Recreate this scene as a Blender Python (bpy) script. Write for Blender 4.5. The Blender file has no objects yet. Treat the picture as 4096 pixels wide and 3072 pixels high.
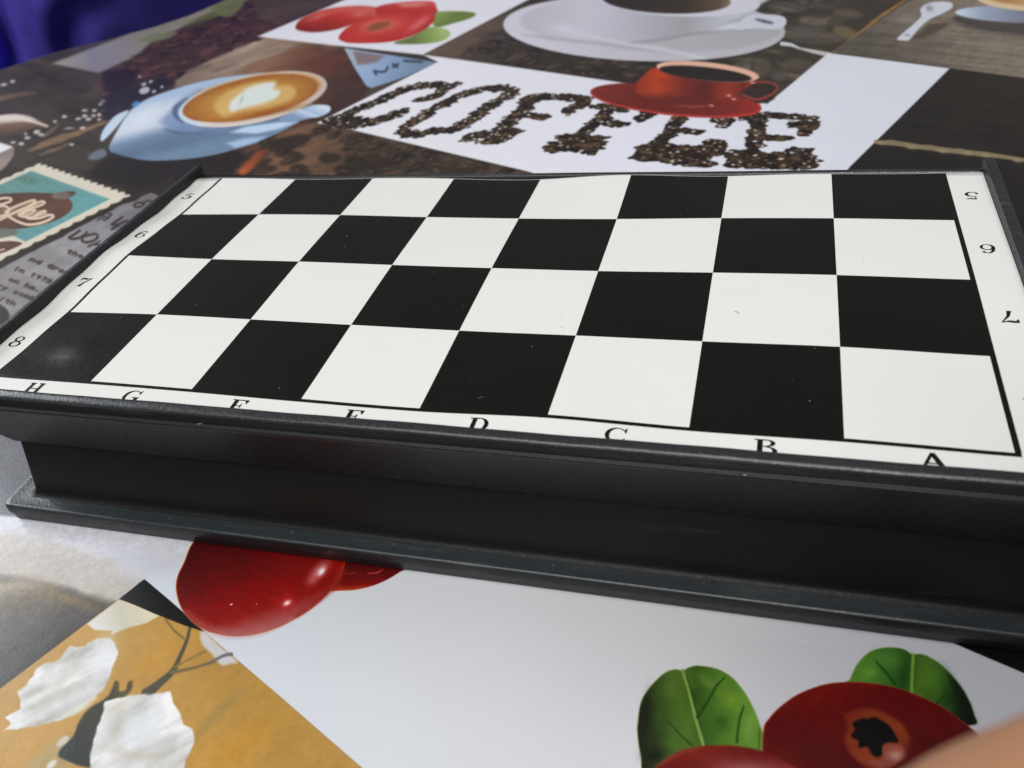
import bpy, bmesh, math, random
import numpy as np
from mathutils import Vector, Matrix

# ---------------------------------------------------------------- camera, world, lights, exposure
sc = bpy.context.scene
LIFT = 0.0408                       # height of the playing sheet above the table top (the table top is z = 0)
cam = bpy.data.cameras.new("camera")
camo = bpy.data.objects.new("camera", cam)
sc.collection.objects.link(camo)
camo.location = (0.068481, -0.181876, 0.111558 + LIFT)
camo.rotation_euler = (0.906968, 0.125677, 0.260023)
cam.sensor_width = 36.0
cam.lens = 30.112
cam.clip_start = 0.005
cam.clip_end = 60
cam.dof.use_dof = True
cam.dof.focus_distance = 0.215
cam.dof.aperture_fstop = 24.0
sc.camera = camo

world = bpy.data.worlds.new("World")
sc.world = world
world.use_nodes = True
bg = world.node_tree.nodes["Background"]
bg.inputs[0].default_value = (0.90, 0.89, 0.90, 1)
bg.inputs[1].default_value = 0.17

def area(name, loc, target, sx, sy, power, color):
    l = bpy.data.lights.new(name, 'AREA')
    l.shape = 'RECTANGLE'; l.size = sx; l.size_y = sy
    l.energy = power; l.color = color
    o = bpy.data.objects.new(name, l)
    sc.collection.objects.link(o)
    o.location = loc
    o.rotation_euler = (Vector(target) - Vector(loc)).to_track_quat('-Z', 'Y').to_euler()
    return o
area("window_light_left", (-2.45, 0.62, 1.2), (0, 0.1, 0), 1.1, 1.0, 42, (0.90, 0.95, 1.0))
area("window_light_front", (0.62, -1.75, 1.85), (0, 0, 0), 0.9, 0.7, 20, (1.0, 0.985, 0.96))
area("ceiling_light", (-0.2, -0.8, 2.2), (0, 0.1, 0), 1.9, 1.5, 35, (1.0, 0.98, 0.95))

sc.view_settings.view_transform = 'Standard'
sc.view_settings.look = 'None'
sc.view_settings.exposure = 0.0
sc.view_settings.gamma = 1.0

rnd = random.Random(7)
C = sc.collection

# ---------------------------------------------------------------- helpers
def srgb(r, g, b, k=1.0):
    out = []
    for c in (r, g, b):
        c /= 255.0
        out.append(min(1.0, (c / 12.92 if c <= 0.04045 else ((c + 0.055) / 1.055) ** 2.4) * k))
    return (*out, 1)

def mat(name, color, rough=0.5, spec=0.5, bump=0.0, bscale=300.0, rvar=0.0, coat=0.0, cvar=0.0, cscale=40.0, metal=0.0, sss=0.0):
    m = bpy.data.materials.new(name); m.use_nodes = True
    nt = m.node_tree; N = nt.nodes; L = nt.links
    b = N["Principled BSDF"]
    b.inputs["Base Color"].default_value = color
    b.inputs["Roughness"].default_value = rough
    b.inputs["Specular IOR Level"].default_value = spec
    b.inputs["Metallic"].default_value = metal
    b.inputs["Coat Weight"].default_value = coat
    if sss:
        b.inputs["Subsurface Weight"].default_value = sss
        b.inputs["Subsurface Radius"].default_value = (0.004, 0.0015, 0.0008)
        b.inputs["Subsurface Scale"].default_value = 1.0
    tc = N.new("ShaderNodeTexCoord")
    if bump or rvar:
        n = N.new("ShaderNodeTexNoise"); n.inputs["Scale"].default_value = bscale
        n.inputs["Detail"].default_value = 6
        L.new(tc.outputs["Object"], n.inputs["Vector"])
        if bump:
            bp = N.new("ShaderNodeBump"); bp.inputs["Strength"].default_value = bump
            bp.inputs["Distance"].default_value = 0.0005
            L.new(n.outputs["Fac"], bp.inputs["Height"]); L.new(bp.outputs["Normal"], b.inputs["Normal"])
        if rvar:
            mr = N.new("ShaderNodeMapRange")
            mr.inputs["From Min"].default_value = 0.3; mr.inputs["From Max"].default_value = 0.7
            mr.inputs["To Min"].default_value = max(0.02, rough - rvar); mr.inputs["To Max"].default_value = rough + rvar
            L.new(n.outputs["Fac"], mr.inputs["Value"]); L.new(mr.outputs["Result"], b.inputs["Roughness"])
    if cvar:
        n2 = N.new("ShaderNodeTexNoise"); n2.inputs["Scale"].default_value = cscale; n2.inputs["Detail"].default_value = 5
        L.new(tc.outputs["Object"], n2.inputs["Vector"])
        mx = N.new("ShaderNodeMix"); mx.data_type = 'RGBA'
        mx.inputs["A"].default_value = tuple(c * (1 - cvar) for c in color[:3]) + (1,)
        mx.inputs["B"].default_value = tuple(min(1, c * (1 + cvar)) for c in color[:3]) + (1,)
        L.new(n2.outputs["Fac"], mx.inputs["Factor"]); L.new(mx.outputs["Result"], b.inputs["Base Color"])
    return m

def empty(name, loc, label, cat, group=None):
    o = bpy.data.objects.new(name, None); C.objects.link(o)
    o.location = loc; o["label"] = label; o["category"] = cat
    if group: o["group"] = group
    return o

def mesh_obj(name, verts, faces, m, parent=None, smooth=False, world_space=True):
    """verts in metres, world space; parents are unrotated empties or meshes with identity rotation"""
    me = bpy.data.meshes.new(name)
    off = Vector((0, 0, 0))
    p = parent
    while p is not None:
        off += p.location; p = p.parent
    me.from_pydata([(v[0] - off.x, v[1] - off.y, v[2] - off.z) for v in verts], [], faces)
    me.update()
    if smooth:
        me.polygons.foreach_set("use_smooth", [True] * len(me.polygons))
    if m is not None: me.materials.append(m)
    o = bpy.data.objects.new(name, me); C.objects.link(o)
    if parent is not None: o.parent = parent
    return o

MM = 0.001
def W(x, y, z):                    # millimetres, z measured from the playing sheet
    return (x * MM, y * MM, z * MM + LIFT)

# ---------------------------------------------------------------- the cloth's printed artwork
# The print is drawn in image pixels (u, v) of the camera view, which relate to millimetres on the flat cloth by one
# fixed plane-to-plane mapping; every texel lies at a fixed place on the cloth.
HM = np.array([[1.10035791e+01, 9.68705057e+00, 2.04567398e+03],
               [-8.49767611e-01, -4.00214112e+00, 1.56142682e+03],
               [-1.12230309e-03, 3.00199642e-03, 1.0]])
HM0 = np.array([[1.10254132e+01, 9.70627233e+00, 2.04427533e+03],
                [-8.51453782e-01, -4.01008246e+00, 1.55278673e+03],
                [-1.12453005e-03, 3.00795320e-03, 1.0]])
HI = np.linalg.inv(HM)
CR = dict(A=(0, 0, .49729), B=(1000, 0, .49729), C=(2000, 0, .49729), D=(2996, 0, .49729), E=(0, 700, .49729),
          K=(0, 1450, .49729), P=(0, 2247, .49729), Q=(1000, 2247, .49729), R=(2000, 2247, .49729), S=(2996, 2247, .49729),
          X=(0, 640, .28933), Y=(0, 1000, .18083), V=(0, 300, .25316), U=(380, 230, .46112), T=(3500, 2600, .28449), F=(0, 0, 1.0))
def q(k, *pts):
    ox, oy, s = CR[k]
    return np.array([(ox + a * s, oy + b * s) for a, b in pts], np.float32)
def to_mm(uv):
    uv = np.atleast_2d(uv)
    h = np.c_[uv, np.ones(len(uv))] @ HI.T
    return h[:, :2] / h[:, 2:3]
def to_uv(xy):
    xy = np.atleast_2d(xy)
    h = np.c_[xy, np.ones(len(xy))] @ HM.T
    return h[:, :2] / h[:, 2:3]

def spline(P, n=8, closed=True):
    P = np.asarray(P, np.float64); N_ = len(P); out = []
    rng = range(N_) if closed else range(N_ - 1)
    for i in rng:
        g = (lambda k: P[k % N_]) if closed else (lambda k: P[min(max(k, 0), N_ - 1)])
        p0, p1, p2, p3 = g(i - 1), g(i), g(i + 1), g(i + 2)
        for t in np.arange(n) / n:
            out.append(.5 * ((2 * p1) + (-p0 + p2) * t + (2 * p0 - 5 * p1 + 4 * p2 - p3) * t * t + (-p0 + 3 * p1 - 3 * p2 + p3) * t ** 3))
    if not closed: out.append(P[-1])
    return np.array(out, np.float32)
def ellp(cx, cy, a, b, deg=0, n=40):
    t = np.linspace(0, 2 * math.pi, n, endpoint=False); r = math.radians(deg)
    x = a * np.cos(t); y = b * np.sin(t)
    return np.c_[cx + x * math.cos(r) - y * math.sin(r), cy + x * math.sin(r) + y * math.cos(r)].astype(np.float32)

_lat = np.random.RandomState(3).rand(256, 256).astype(np.float32)
def vnoise(x, y, s, seed=0):
    x = x / s + seed * 17.3; y = y / s + seed * 7.7
    xi = np.floor(x).astype(np.int32); yi = np.floor(y).astype(np.int32)
    fx = x - xi; fy = y - yi; fx = fx * fx * (3 - 2 * fx); fy = fy * fy * (3 - 2 * fy)
    g = lambda a, b: _lat[a & 255, b & 255]
    return (g(xi, yi) * (1 - fx) + g(xi + 1, yi) * fx) * (1 - fy) + (g(xi, yi + 1) * (1 - fx) + g(xi + 1, yi + 1) * fx) * fy
def fbm(x, y, s, seed=0, o=4):
    r = 0; a = .5; t = 0
    for k in range(o):
        r = r + a * vnoise(x, y, s / 2 ** k, seed + k); t += a; a *= .55
    return r / t

class Art:
    def __init__(s, x0, x1, y0, y1, res):
        s.x0, s.y0, s.res = x0, y0, res
        s.w = int((x1 - x0) / res); s.h = int((y1 - y0) / res)
        s.x1 = x0 + s.w * res; s.y1 = y0 + s.h * res
        X = (x0 + (np.arange(s.w) + .5) * res).astype(np.float32); Y = (y0 + (np.arange(s.h) + .5) * res).astype(np.float32)
        s.X, s.Y = np.meshgrid(X, Y)
        d = HM[2, 0] * s.X + HM[2, 1] * s.Y + 1
        d = np.maximum(d, .02)
        s.U = ((HM[0, 0] * s.X + HM[0, 1] * s.Y + HM[0, 2]) / d).astype(np.float32)
        s.V = ((HM[1, 0] * s.X + HM[1, 1] * s.Y + HM[1, 2]) / d).astype(np.float32)
        s.img = np.zeros((s.h, s.w, 3), np.float32)
    def win(s, uv, pad):
        mm = to_mm(np.asarray(uv)); 
        if pad:
            uvp = np.concatenate([np.asarray(uv) + np.array(o) * pad for o in ((1, 1), (1, -1), (-1, 1), (-1, -1))])
            mm = to_mm(uvp)
        return s.wmm(mm[:, 0].min(), mm[:, 0].max(), mm[:, 1].min(), mm[:, 1].max())
    def wmm(s, a, b, c, d):
        i0 = max(0, int((a - s.x0) / s.res) - 1); i1 = min(s.w, int((b - s.x0) / s.res) + 2)
        j0 = max(0, int((c - s.y0) / s.res) - 1); j1 = min(s.h, int((d - s.y0) / s.res) + 2)
        if i1 <= i0 or j1 <= j0: return None
        return (slice(j0, j1), slice(i0, i1))
    def blend(s, w, a, col):
        I = s.img[w]
        if callable(col):
            c = col(s.U[w], s.V[w], s.X[w], s.Y[w])
        else:
            c = np.array(col, np.float32)
        s.img[w] = I + (c - I) * a[..., None]
    def sdf(s, P, U, V):
        d = np.full(U.shape, 1e9, np.float32); ins = np.zeros(U.shape, bool)
        n = len(P)
        for i in range(n):
            ax, ay = P[i]; bx, by = P[(i + 1) % n]
            ex, ey = bx - ax, by - ay
            l2 = ex * ex + ey * ey + 1e-9
            wx = U - ax; wy = V - ay
            t = np.clip((wx * ex + wy * ey) / l2, 0, 1)
            dd = (wx - ex * t) ** 2 + (wy - ey * t) ** 2
            np.minimum(d, dd, out=d)
            if abs(ey) > 1e-6:
                c = ((ay > V) != (by > V)) & (U < ex * (V - ay) / ey + ax)
                ins ^= c
        d = np.sqrt(d)
        return np.where(ins, -d, d)
    def poly(s, P, col, soft=4, alpha=1.0, jit=0, js=20, seed=0, smooth=False):
        if smooth: P = spline(P)
        w = s.win(P, soft + jit)
        if w is None: return
        U, V = s.U[w], s.V[w]
        sd = s.sdf(P, U, V)
        if jit: sd = sd + (fbm(s.X[w], s.Y[w], js, seed, 3) - .5) * 2 * jit
        a = np.clip(.5 - sd / soft, 0, 1) * alpha
        s.blend(w, a, col)
    def stroke(s, P, wd, col, soft=4, alpha=1.0, smooth=False, jit=0, js=4):
        if smooth: P = spline(P, 6, False)
        n = len(P)
        wl = np.interp(np.linspace(0, 1, n), np.linspace(0, 1, len(wd)), wd) if hasattr(wd, '__len__') else np.full(n, wd)
        w = s.win(P, max(wl) + soft)
        if w is None: return
        U, V = s.U[w], s.V[w]
        sd = np.full(U.shape, 1e9, np.float32)
        for i in range(n - 1):
            ax, ay = P[i]; bx, by = P[i + 1]
            ex, ey = bx - ax, by - ay; l2 = ex * ex + ey * ey + 1e-9
            t = np.clip(((U - ax) * ex + (V - ay) * ey) / l2, 0, 1)
            dd = np.sqrt((U - ax - ex * t) ** 2 + (V - ay - ey * t) ** 2) - (wl[i] + (wl[i + 1] - wl[i]) * t) / 2
            np.minimum(sd, dd, out=sd)
        if jit: sd = sd + (fbm(s.X[w], s.Y[w], js, 5, 2) - .5) * 2 * jit
        s.blend(w, np.clip(.5 - sd / soft, 0, 1) * alpha, col)
    def blob(s, c, a, b, deg, col, alpha=1.0, p=1.0):          # soft elliptical patch in image pixels
        P = ellp(c[0], c[1], a * 1.6, b * 1.6, deg, 16)
        w = s.win(P, 0)
        if w is None: return
        r = math.radians(deg); du = s.U[w] - c[0]; dv = s.V[w] - c[1]
        x = (du * math.cos(r) + dv * math.sin(r)) / a; y = (-du * math.sin(r) + dv * math.cos(r)) / b
        s.blend(w, np.exp(-(x * x + y * y) ** p * 1.4) * alpha, col)
    def oval(s, x, y, a, b, deg, col, soft=.35, alpha=1.0, hi=None):     # oval in millimetres on the cloth
        m = max(a, b) * 1.2 + soft
        w = s.wmm(x - m, x + m, y - m, y + m)
        if w is None: return
        r = math.radians(deg); dx = s.X[w] - x; dy = s.Y[w] - y
        X = (dx * math.cos(r) + dy * math.sin(r)) / a; Y = (-dx * math.sin(r) + dy * math.cos(r)) / b
        d = np.sqrt(X * X + Y * Y)
        s.blend(w, np.clip((1 - d) * min(a, b) / soft + .5, 0, 1) * alpha, col)
        if hi is not None:
            e = (X + .2) ** 2 * 2.2 + (Y - .25) ** 2 * 4
            s.blend(w, np.exp(-e * 2.0) * .75 * alpha, hi)
            s.blend(w, np.exp(-((Y + .05) ** 2) * 60) * np.clip(1.1 - d, 0, 1) * .6 * alpha, np.array(col, np.float32) * .45)
    def tex(s, P, amp, sx, seed=0, ang=0, st=1.0, soft=6, tint=(1, 1, 1)):   # grain: multiply by noise
        w = s.win(P, soft)
        if w is None: return
        r = math.radians(ang); X = s.X[w]; Y = s.Y[w]
        x = (X * math.cos(r) + Y * math.sin(r)) / st; y = -X * math.sin(r) + Y * math.cos(r)
        n = fbm(x, y, sx, seed, 5) - .5
        a = np.clip(.5 - s.sdf(P, s.U[w], s.V[w]) / soft, 0, 1)
        s.img[w] *= (1 + 2 * amp * n * a)[..., None] * (np.array(tint, np.float32) ** 1)

def G(p0, p1, stops):                 # linear gradient along p0 -> p1 in image pixels
    p0 = np.array(p0, np.float32); p1 = np.array(p1, np.float32); d = p1 - p0; l2 = float(d @ d)
    ts = [t for t, _ in stops]; cs = np.array([c for _, c in stops], np.float32)
    def f(U, V, X, Y):
        t = ((U - p0[0]) * d[0] + (V - p0[1]) * d[1]) / l2
        return np.stack([np.interp(t, ts, cs[:, k]) for k in range(3)], -1).astype(np.float32)
    return f
def RG(c, a, b, deg, stops):
    r = math.radians(deg); ts = [t for t, _ in stops]; cs = np.array([k for _, k in stops], np.float32)
    def f(U, V, X, Y):
        du = U - c[0]; dv = V - c[1]
        x = (du * math.cos(r) + dv * math.sin(r)) / a; y = (-du * math.sin(r) + dv * math.cos(r)) / b
        t = np.sqrt(x * x + y * y)
        return np.stack([np.interp(t, ts, cs[:, k]) for k in range(3)], -1).astype(np.float32)
    return f

GLY = {  # small stroke alphabet, unit box, y up
 'a': [[(.9, .6), (.5, .7), (.1, .35), (.4, 0), (.85, .2)], [(.9, .7), (.9, 0)]], 't': [[(.45, 1), (.45, .15), (.8, 0)], [(.1, .68), (.85, .68)]],
 'u': [[(.1, .7), (.1, .2), (.45, 0), (.85, .15)], [(.88, .7), (.88, 0)]], 'n': [[(.1, 0), (.1, .7)], [(.1, .5), (.5, .7), (.88, .5), (.88, 0)]],
 's': [[(.85, .6), (.4, .7), (.15, .5), (.8, .25), (.55, 0), (.1, .08)]], 'G': [[(.9, .85), (.5, 1), (.08, .5), (.5, 0), (.92, .15), (.92, .45), (.55, .45)]],
 'r': [[(.15, 0), (.15, .7)], [(.15, .45), (.5, .7), (.8, .65)]], 'o': [[(.5, .7), (.1, .35), (.5, 0), (.9, .35), (.5, .7)]],
 'b': [[(.12, 1), (.12, 0)], [(.12, .15), (.55, 0), (.9, .35), (.55, .7), (.12, .55)]], ',': [[(.5, .08), (.4, -.18)]],
 'd': [[(.88, 1), (.88, 0)], [(.88, .55), (.45, .7), (.1, .35), (.45, 0), (.88, .15)]], 'L': [[(.15, 1), (.15, 0), (.85, 0)]],
 'm': [[(.08, 0), (.08, .7)], [(.08, .5), (.3, .7), (.5, .5), (.5, 0)], [(.5, .5), (.75, .7), (.94, .5), (.94, 0)]], 'i': [[(.5, .7), (.5, 0)], [(.5, .92), (.5, 1)]],
 'h': [[(.12, 1), (.12, 0)], [(.12, .5), (.5, .7), (.88, .5), (.88, 0)]], 'e': [[(.1, .38), (.88, .38), (.5, .7), (.1, .35), (.5, 0), (.85, .12)]],
 'y': [[(.1, .7), (.5, .05)], [(.9, .7), (.3, -.35)]], 'c': [[(.85, .6), (.5, .7), (.1, .35), (.5, 0), (.85, .1)]], 'w': [[(0, .7), (.25, 0), (.5, .6), (.75, 0), (1, .7)]],
 '1': [[(.3, .8), (.55, 1), (.55, 0)]], '9': [[(.85, .7), (.5, 1), (.15, .7), (.5, .45), (.85, .7), (.6, 0)]], '7': [[(.1, 1), (.9, 1), (.4, 0)]],
 '2': [[(.12, .8), (.5, 1), (.85, .72), (.1, 0), (.9, 0)]], '.': [[(.4, .02), (.5, .05)]], ' ': []}
def write(art, text, p, du, dv, wd, col, soft=2.5, alpha=1.0):
    p = np.array(p, float); du = np.array(du, float); dv = np.array(dv, float)
    for ch in text:
        for st in GLY[ch]:
            art.stroke(np.array([p + du * .8 * a + dv * b for a, b in st], np.float32), wd, col, soft, alpha)
        p = p + du

rs = random.Random(11)
def beans(art, path, wid, n, bl=2.1, seed=1, fat=1.0):
    """coffee beans strewn along a path (image pixels) but sized in millimetres on the cloth"""
    r = random.Random(seed)
    mm = to_mm(np.asarray(path)); seg = np.sqrt(((mm[1:] - mm[:-1]) ** 2).sum(1)); cum = np.r_[0, np.cumsum(seg)]
    wid = wid * 2.15 * fat; bl = bl * 1.2; cnt = int(cum[-1] * n * 1.22)
    for k in range(cnt):
        t = r.random() * cum[-1]; i = min(len(seg) - 1, int(np.searchsorted(cum, t)) - 1); i = max(i, 0)
        f_ = (t - cum[i]) / max(seg[i], 1e-6); p = mm[i] * (1 - f_) + mm[i + 1] * f_
        ox = (r.random() + r.random() - 1) * wid * .62; oy = (r.random() + r.random() - 1) * wid * .62
        v = r.random()
        c = (38, 31, 27) if v < .5 else (56, 45, 36) if v < .78 else (84, 66, 50) if v < .93 else (30, 26, 24)
        art.oval(p[0] + ox, p[1] + oy, bl * (.85 + .3 * r.random()), bl * .64, r.random() * 180, c, .5)
        if r.random() < .42:
            c2 = r.choice([(150, 128, 104), (190, 176, 165), (120, 96, 70), (214, 208, 206)])
            art.oval(p[0] + ox + r.uniform(-.5, .5), p[1] + oy + r.uniform(-.5, .5), bl * .48, bl * .34, r.random() * 180, c2, .5, .85)
def scatter(art, P, n, a, b, cols, soft, seed, alpha=1.0, hi=None):
    r = random.Random(seed); mm = to_mm(np.asarray(P)); lo = mm.min(0); hi_ = mm.max(0); k = 0; tries = 0
    while k < n and tries < n * 30:
        tries += 1
        x = r.uniform(lo[0], hi_[0]); y = r.uniform(lo[1], hi_[1])
        ins = False
        for i in range(len(mm)):
            a1 = mm[i]; b1 = mm[(i + 1) % len(mm)]
            if (a1[1] > y) != (b1[1] > y) and x < (b1[0] - a1[0]) * (y - a1[1]) / (b1[1] - a1[1]) + a1[0]: ins = not ins
        if not ins: continue
        k += 1
        art.oval(x, y, a * r.uniform(.7, 1.2), b * r.uniform(.7, 1.2), r.random() * 180, r.choice(cols), soft, alpha, hi)

def mmp(*pts):
    h = np.c_[np.array(pts, float), np.ones(len(pts))] @ HM0.T
    return (h[:, :2] / h[:, 2:3]).astype(np.float32)     # outline given in mm on the cloth

WHT = (213, 214, 222)
def paint(a, far):
    # ground colour of the whole print: dark boards with a warm grain
    a.img[:] = np.array((62, 56, 50), np.float32)
    n = fbm(a.X * .5 + a.Y * .9, (a.Y * .5 - a.X * .9) * .12, 9, 2, 5)
    n2 = fbm(a.X, a.Y, 60, 9, 3)
    a.img *= (.62 + .5 * n + .3 * n2)[..., None]
    if far: paint_far(a)
    else: paint_near(a)

def paint_far(a):
    # ---- dark board area at the left, with cinnamon sticks, sugar grains and cups
    a.stroke(q('V', (-300, 420), (0, 370), (300, 310), (560, 280)), [26, 24, 14, 5], (112, 92, 74), 14)
    a.stroke(q('V', (460, 1215), (700, 1110), (1000, 1000), (1350, 880), (1800, 680)), [11, 24, 26, 18, 14], (128, 104, 82), 9, jit=4)
    a.stroke(q('V', (640, 1270), (860, 1200), (1100, 1100)), [8, 14, 8], (116, 94, 80), 8, jit=4)
    a.stroke(q('V', (700, 980), (820, 890), (920, 790)), [12, 14, 7], (110, 92, 74), 8)
    a.blob(q('V', (1500, 260))[0], 60, 25, -30, (86, 72, 66), .6)
    for x, y, w_, h_ in [(200, 105, 46, 24), (60, 155, 60, 22), (1020, 660, 46, 26), (870, 740, 34, 22), (1340, 560, 55, 18), (1490, 560, 38, 24), (1340, 650, 50, 28),
                         (1400, 700, 52, 28), (1240, 695, 50, 22), (1480, 645, 38, 26), (1570, 630, 36, 30), (1570, 705, 34, 20), (1660, 550, 62, 28), (1780, 585, 44, 26),
                         (1880, 530, 40, 28), (1600, 460, 48, 34), (1640, 410, 50, 28), (1760, 350, 38, 30), (1830, 390, 50, 34), (1930, 345, 62, 42), (1990, 440, 30, 30),
                         (660, 955, 55, 24), (590, 910, 60, 40), (440, 1005, 55, 26), (410, 940, 28, 24), (345, 1100, 48, 28), (215, 1080, 45, 20), (1100, 850, 105, 20), (1310, 845, 55, 26), (1140, 1110, 36, 20)]:
        p = q('V', (x, y))[0]
        c = (176, 166, 164) if w_ < 100 else (120, 114, 110)
        a.poly(ellp(p[0], p[1], w_ * .25, h_ * .25, -8, 12), c, 5, .9)
        a.blob((p[0] - 2, p[1] - 1), w_ * .14, h_ * .14, 0, (214, 208, 208), .7)
    # cup at the far left edge
    a.poly(q('V', (-400, 700), (0, 640), (250, 620), (480, 660), (640, 740), (790, 820), (700, 840), (560, 840), (450, 880), (330, 960), (0, 960), (-400, 960)), G(q('V', (0, 640))[0], q('V', (30, 960))[0], [(0, (215, 206, 202)), (.33, (190, 178, 172)), (.5, (120, 98, 80)), (1, (84, 70, 58))]), 7, smooth=True)
    a.stroke(q('V', (-300, 690), (0, 690), (300, 690), (560, 750), (750, 815)), [20, 20, 16, 10, 7], (212, 203, 198), 8, smooth=True)
    a.poly(q('V', (-300, 1060), (0, 1075), (210, 1150), (225, 1260), (150, 1400), (0, 1540), (-300, 1700)), G(q('V', (0, 1200))[0], q('V', (60, 1520))[0], [(0, (128, 116, 112)), (.6, (150, 138, 130)), (1, (140, 128, 122))]), 6, smooth=True)
    a.poly(q('V', (-300, 1080), (0, 1085), (212, 1152), (0, 1250), (-300, 1400)), (218, 218, 222), 6)
    # ---- pale paper, leaves and dried berries along the far rim
    fld = q('A', (420, 515), (640, 430), (860, 345), (1060, 265), (1300, 180), (1500, 100), (1730, -20), (2300, -160), (2300, 120), (1700, 330), (1250, 430), (1000, 490), (800, 585))
    a.poly(fld, G(q('A', (420, 515))[0], q('A', (2000, 0))[0], [(0, (152, 145, 132)), (.2, (128, 124, 138)), (.5, (132, 126, 120)), (1, (134, 126, 112))]), 10)
    a.poly(q('A', (1400, 560), (1700, 430), (2300, 200), (2800, 330), (2400, 620), (1400, 700)), G(q('A', (1500, 650))[0], q('A', (2500, 300))[0], [(0, (120, 104, 92)), (.5, (146, 130, 116)), (1, (128, 106, 88))]), 14)
    woodp = q('A', (1400, 560), (2212, 230), (3060, 290), (3500, 560), (2900, 1000), (2300, 1350), (1500, 1200))
    a.tex(woodp, .22, 7, 4, 52, 9)
    pile = q('A', (820, 590), (1050, 470), (1250, 330), (1560, 170), (1820, 60), (2300, -120), (3000, -200), (2700, 60), (2250, 245), (1850, 400), (1500, 560), (1380, 660), (1300, 760), (1050, 880), (900, 830), (830, 700))
    a.poly(pile, (66, 48, 50), 12, jit=8, js=9)
    scatter(a, pile, 520, 5.8, 2.9, [(80, 54, 54), (66, 46, 50), (50, 38, 42), (98, 66, 62), (76, 56, 54), (38, 30, 36)], 1.6, 5, .9, (104, 78, 76))
    a.poly(q('A', (2000, -60), (3000, -260), (2770, 0), (2212, 200), (2060, 130)), (82, 72, 66), 20, .7, jit=8)
    a.poly(q('A', (815, 590), (1000, 540), (1110, 560), (1060, 700), (940, 780), (840, 720)), (36, 28, 40), 26, .85)
    for p_, cl in [([(1120, 330), (1220, 280), (1340, 262), (1430, 262), (1370, 300), (1240, 335)], (112, 116, 92)), ([(1480, 205), (1620, 130), (1780, 60), (1830, 50), (1800, 110), (1650, 165), (1500, 215)], (92, 96, 62)),
                   ([(1700, 60), (1830, 0), (1960, -10), (1940, 60), (1860, 130), (1780, 130)], (104, 110, 76))]:
        a.poly(q('A', *p_), cl, 9, .9, smooth=True)
    # ---- dark stretch with grains left of the latte
    a.poly(q('A', (860, 760), (1150, 660), (1330, 600), (1400, 660), (1250, 760), (1080, 880), (1010, 960), (950, 1000), (860, 980), (800, 860)), (40, 38, 50), 22, .9)
    for x, y, s_ in [(1155, 672, 20), (1160, 722, 44), (1236, 730, 18), (1300, 692, 14), (1210, 650, 16), (1120, 610, 12)]:
        p = q('A', (x, y))[0]; a.poly(ellp(p[0], p[1], s_ * .5, s_ * .3, -20, 14), (186, 190, 200), 5, .9)
    # ---- brown wood round the latte, and roasted beans below it
    a.poly(q('B', (200, 440), (420, 340), (760, 390), (960, 720), (900, 800), (540, 980), (400, 1080), (0, 1300), (-300, 1500), (-300, 700), (0, 500)), G(q('B', (200, 400))[0], q('B', (750, 800))[0], [(0, (126, 98, 78)), (.4, (98, 66, 50)), (1, (66, 48, 44))]), 20)
    a.poly(q('B', (-1000, 1180), (-500, 1290), (0, 1170), (400, 1000), (560, 985), (2300, 1395), (2600, 1600), (-1000, 1600)), G(q('B', (-600, 1300))[0], q('B', (1600, 1330))[0], [(0, (46, 40, 40)), (.2, (74, 56, 48)), (.42, (112, 84, 66)), (.7, (84, 68, 56)), (1, (58, 50, 44))]), 16)
    a.blob(q('B', (620, 520))[0], 90, 40, 0, (98, 54, 40), .7)
    a.tex(q('B', (-300, 300), (760, 390), (960, 720), (500, 1000), (2300, 1400), (-300, 1600)), .2, 8, 7, 50, 5)
    bp = q('B', (140, 1060), (460, 1060), (600, 1010), (1300, 1170), (2250, 1400), (2200, 1480), (-150, 1480), (0, 1320))
    scatter(a, bp, 60, 6.5, 4.3, [(54, 44, 38), (62, 50, 43), (46, 38, 34)], 2.0, 9, .9, (92, 74, 62))
    scatter(a, q('B', (800, 1100), (1300, 1170), (2250, 1400), (2200, 1480), (850, 1480)), 90, 5.2, 3.4, [(50, 43, 38), (62, 52, 44), (42, 37, 34), (72, 60, 50)], 1.6, 19, .85, (104, 90, 78))
    for x, y, w_, h_, an in [(340, 1140, 150, 55, -10), (640, 1270, 95, 42, 0), (870, 1300, 105, 45, 8), (240, 1160, 80, 40, 0), (1080, 1310, 80, 36, 0)]:
        p = q('B', (x, y))[0]; a.poly(ellp(p[0], p[1], w_ * .5, h_ * .5, an, 18), (50, 41, 36), 14, .85, jit=5, js=6)
    a.poly(q('B', (-110, 1370), (-50, 1300), (60, 1215), (150, 1190), (120, 1260), (0, 1380), (-60, 1420)), G(q('B', (-60, 1380))[0], q('B', (100, 1210))[0], [(0, (186, 94, 48)), (1, (120, 68, 46))]), 16, .85, jit=9, js=7)
    a.poly(q('A', (880, 1230), (1250, 1300), (1900, 1200), (2000, 1260), (1800, 1500), (900, 1500), (700, 1400)), (38, 33, 36), 30, .9)
    # ---- latte: saucer, cup, coffee, heart, handle
    sau = q('U', (125, 800), (165, 690), (290, 480), (400, 385), (560, 310), (900, 205), (1300, 140), (1600, 150), (1900, 420), (1760, 560), (1560, 670), (1250, 785), (950, 860), (640, 893), (420, 890), (210, 845))
    a.poly(sau, G(q('U', (430, 380))[0], q('U', (560, 860))[0], [(0, (166, 186, 212)), (.2, (196, 206, 220)), (.45, (192, 202, 218)), (.62, (120, 142, 168)), (.8, (92, 114, 138)), (1, (112, 134, 158))]), 6, smooth=True)
    a.blob(q('U', (420, 520))[0], 90, 42, -35, (212, 218, 230), .8)
    a.blob(q('U', (760, 720))[0], 230, 34, -8, (96, 118, 144), .7)
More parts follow.
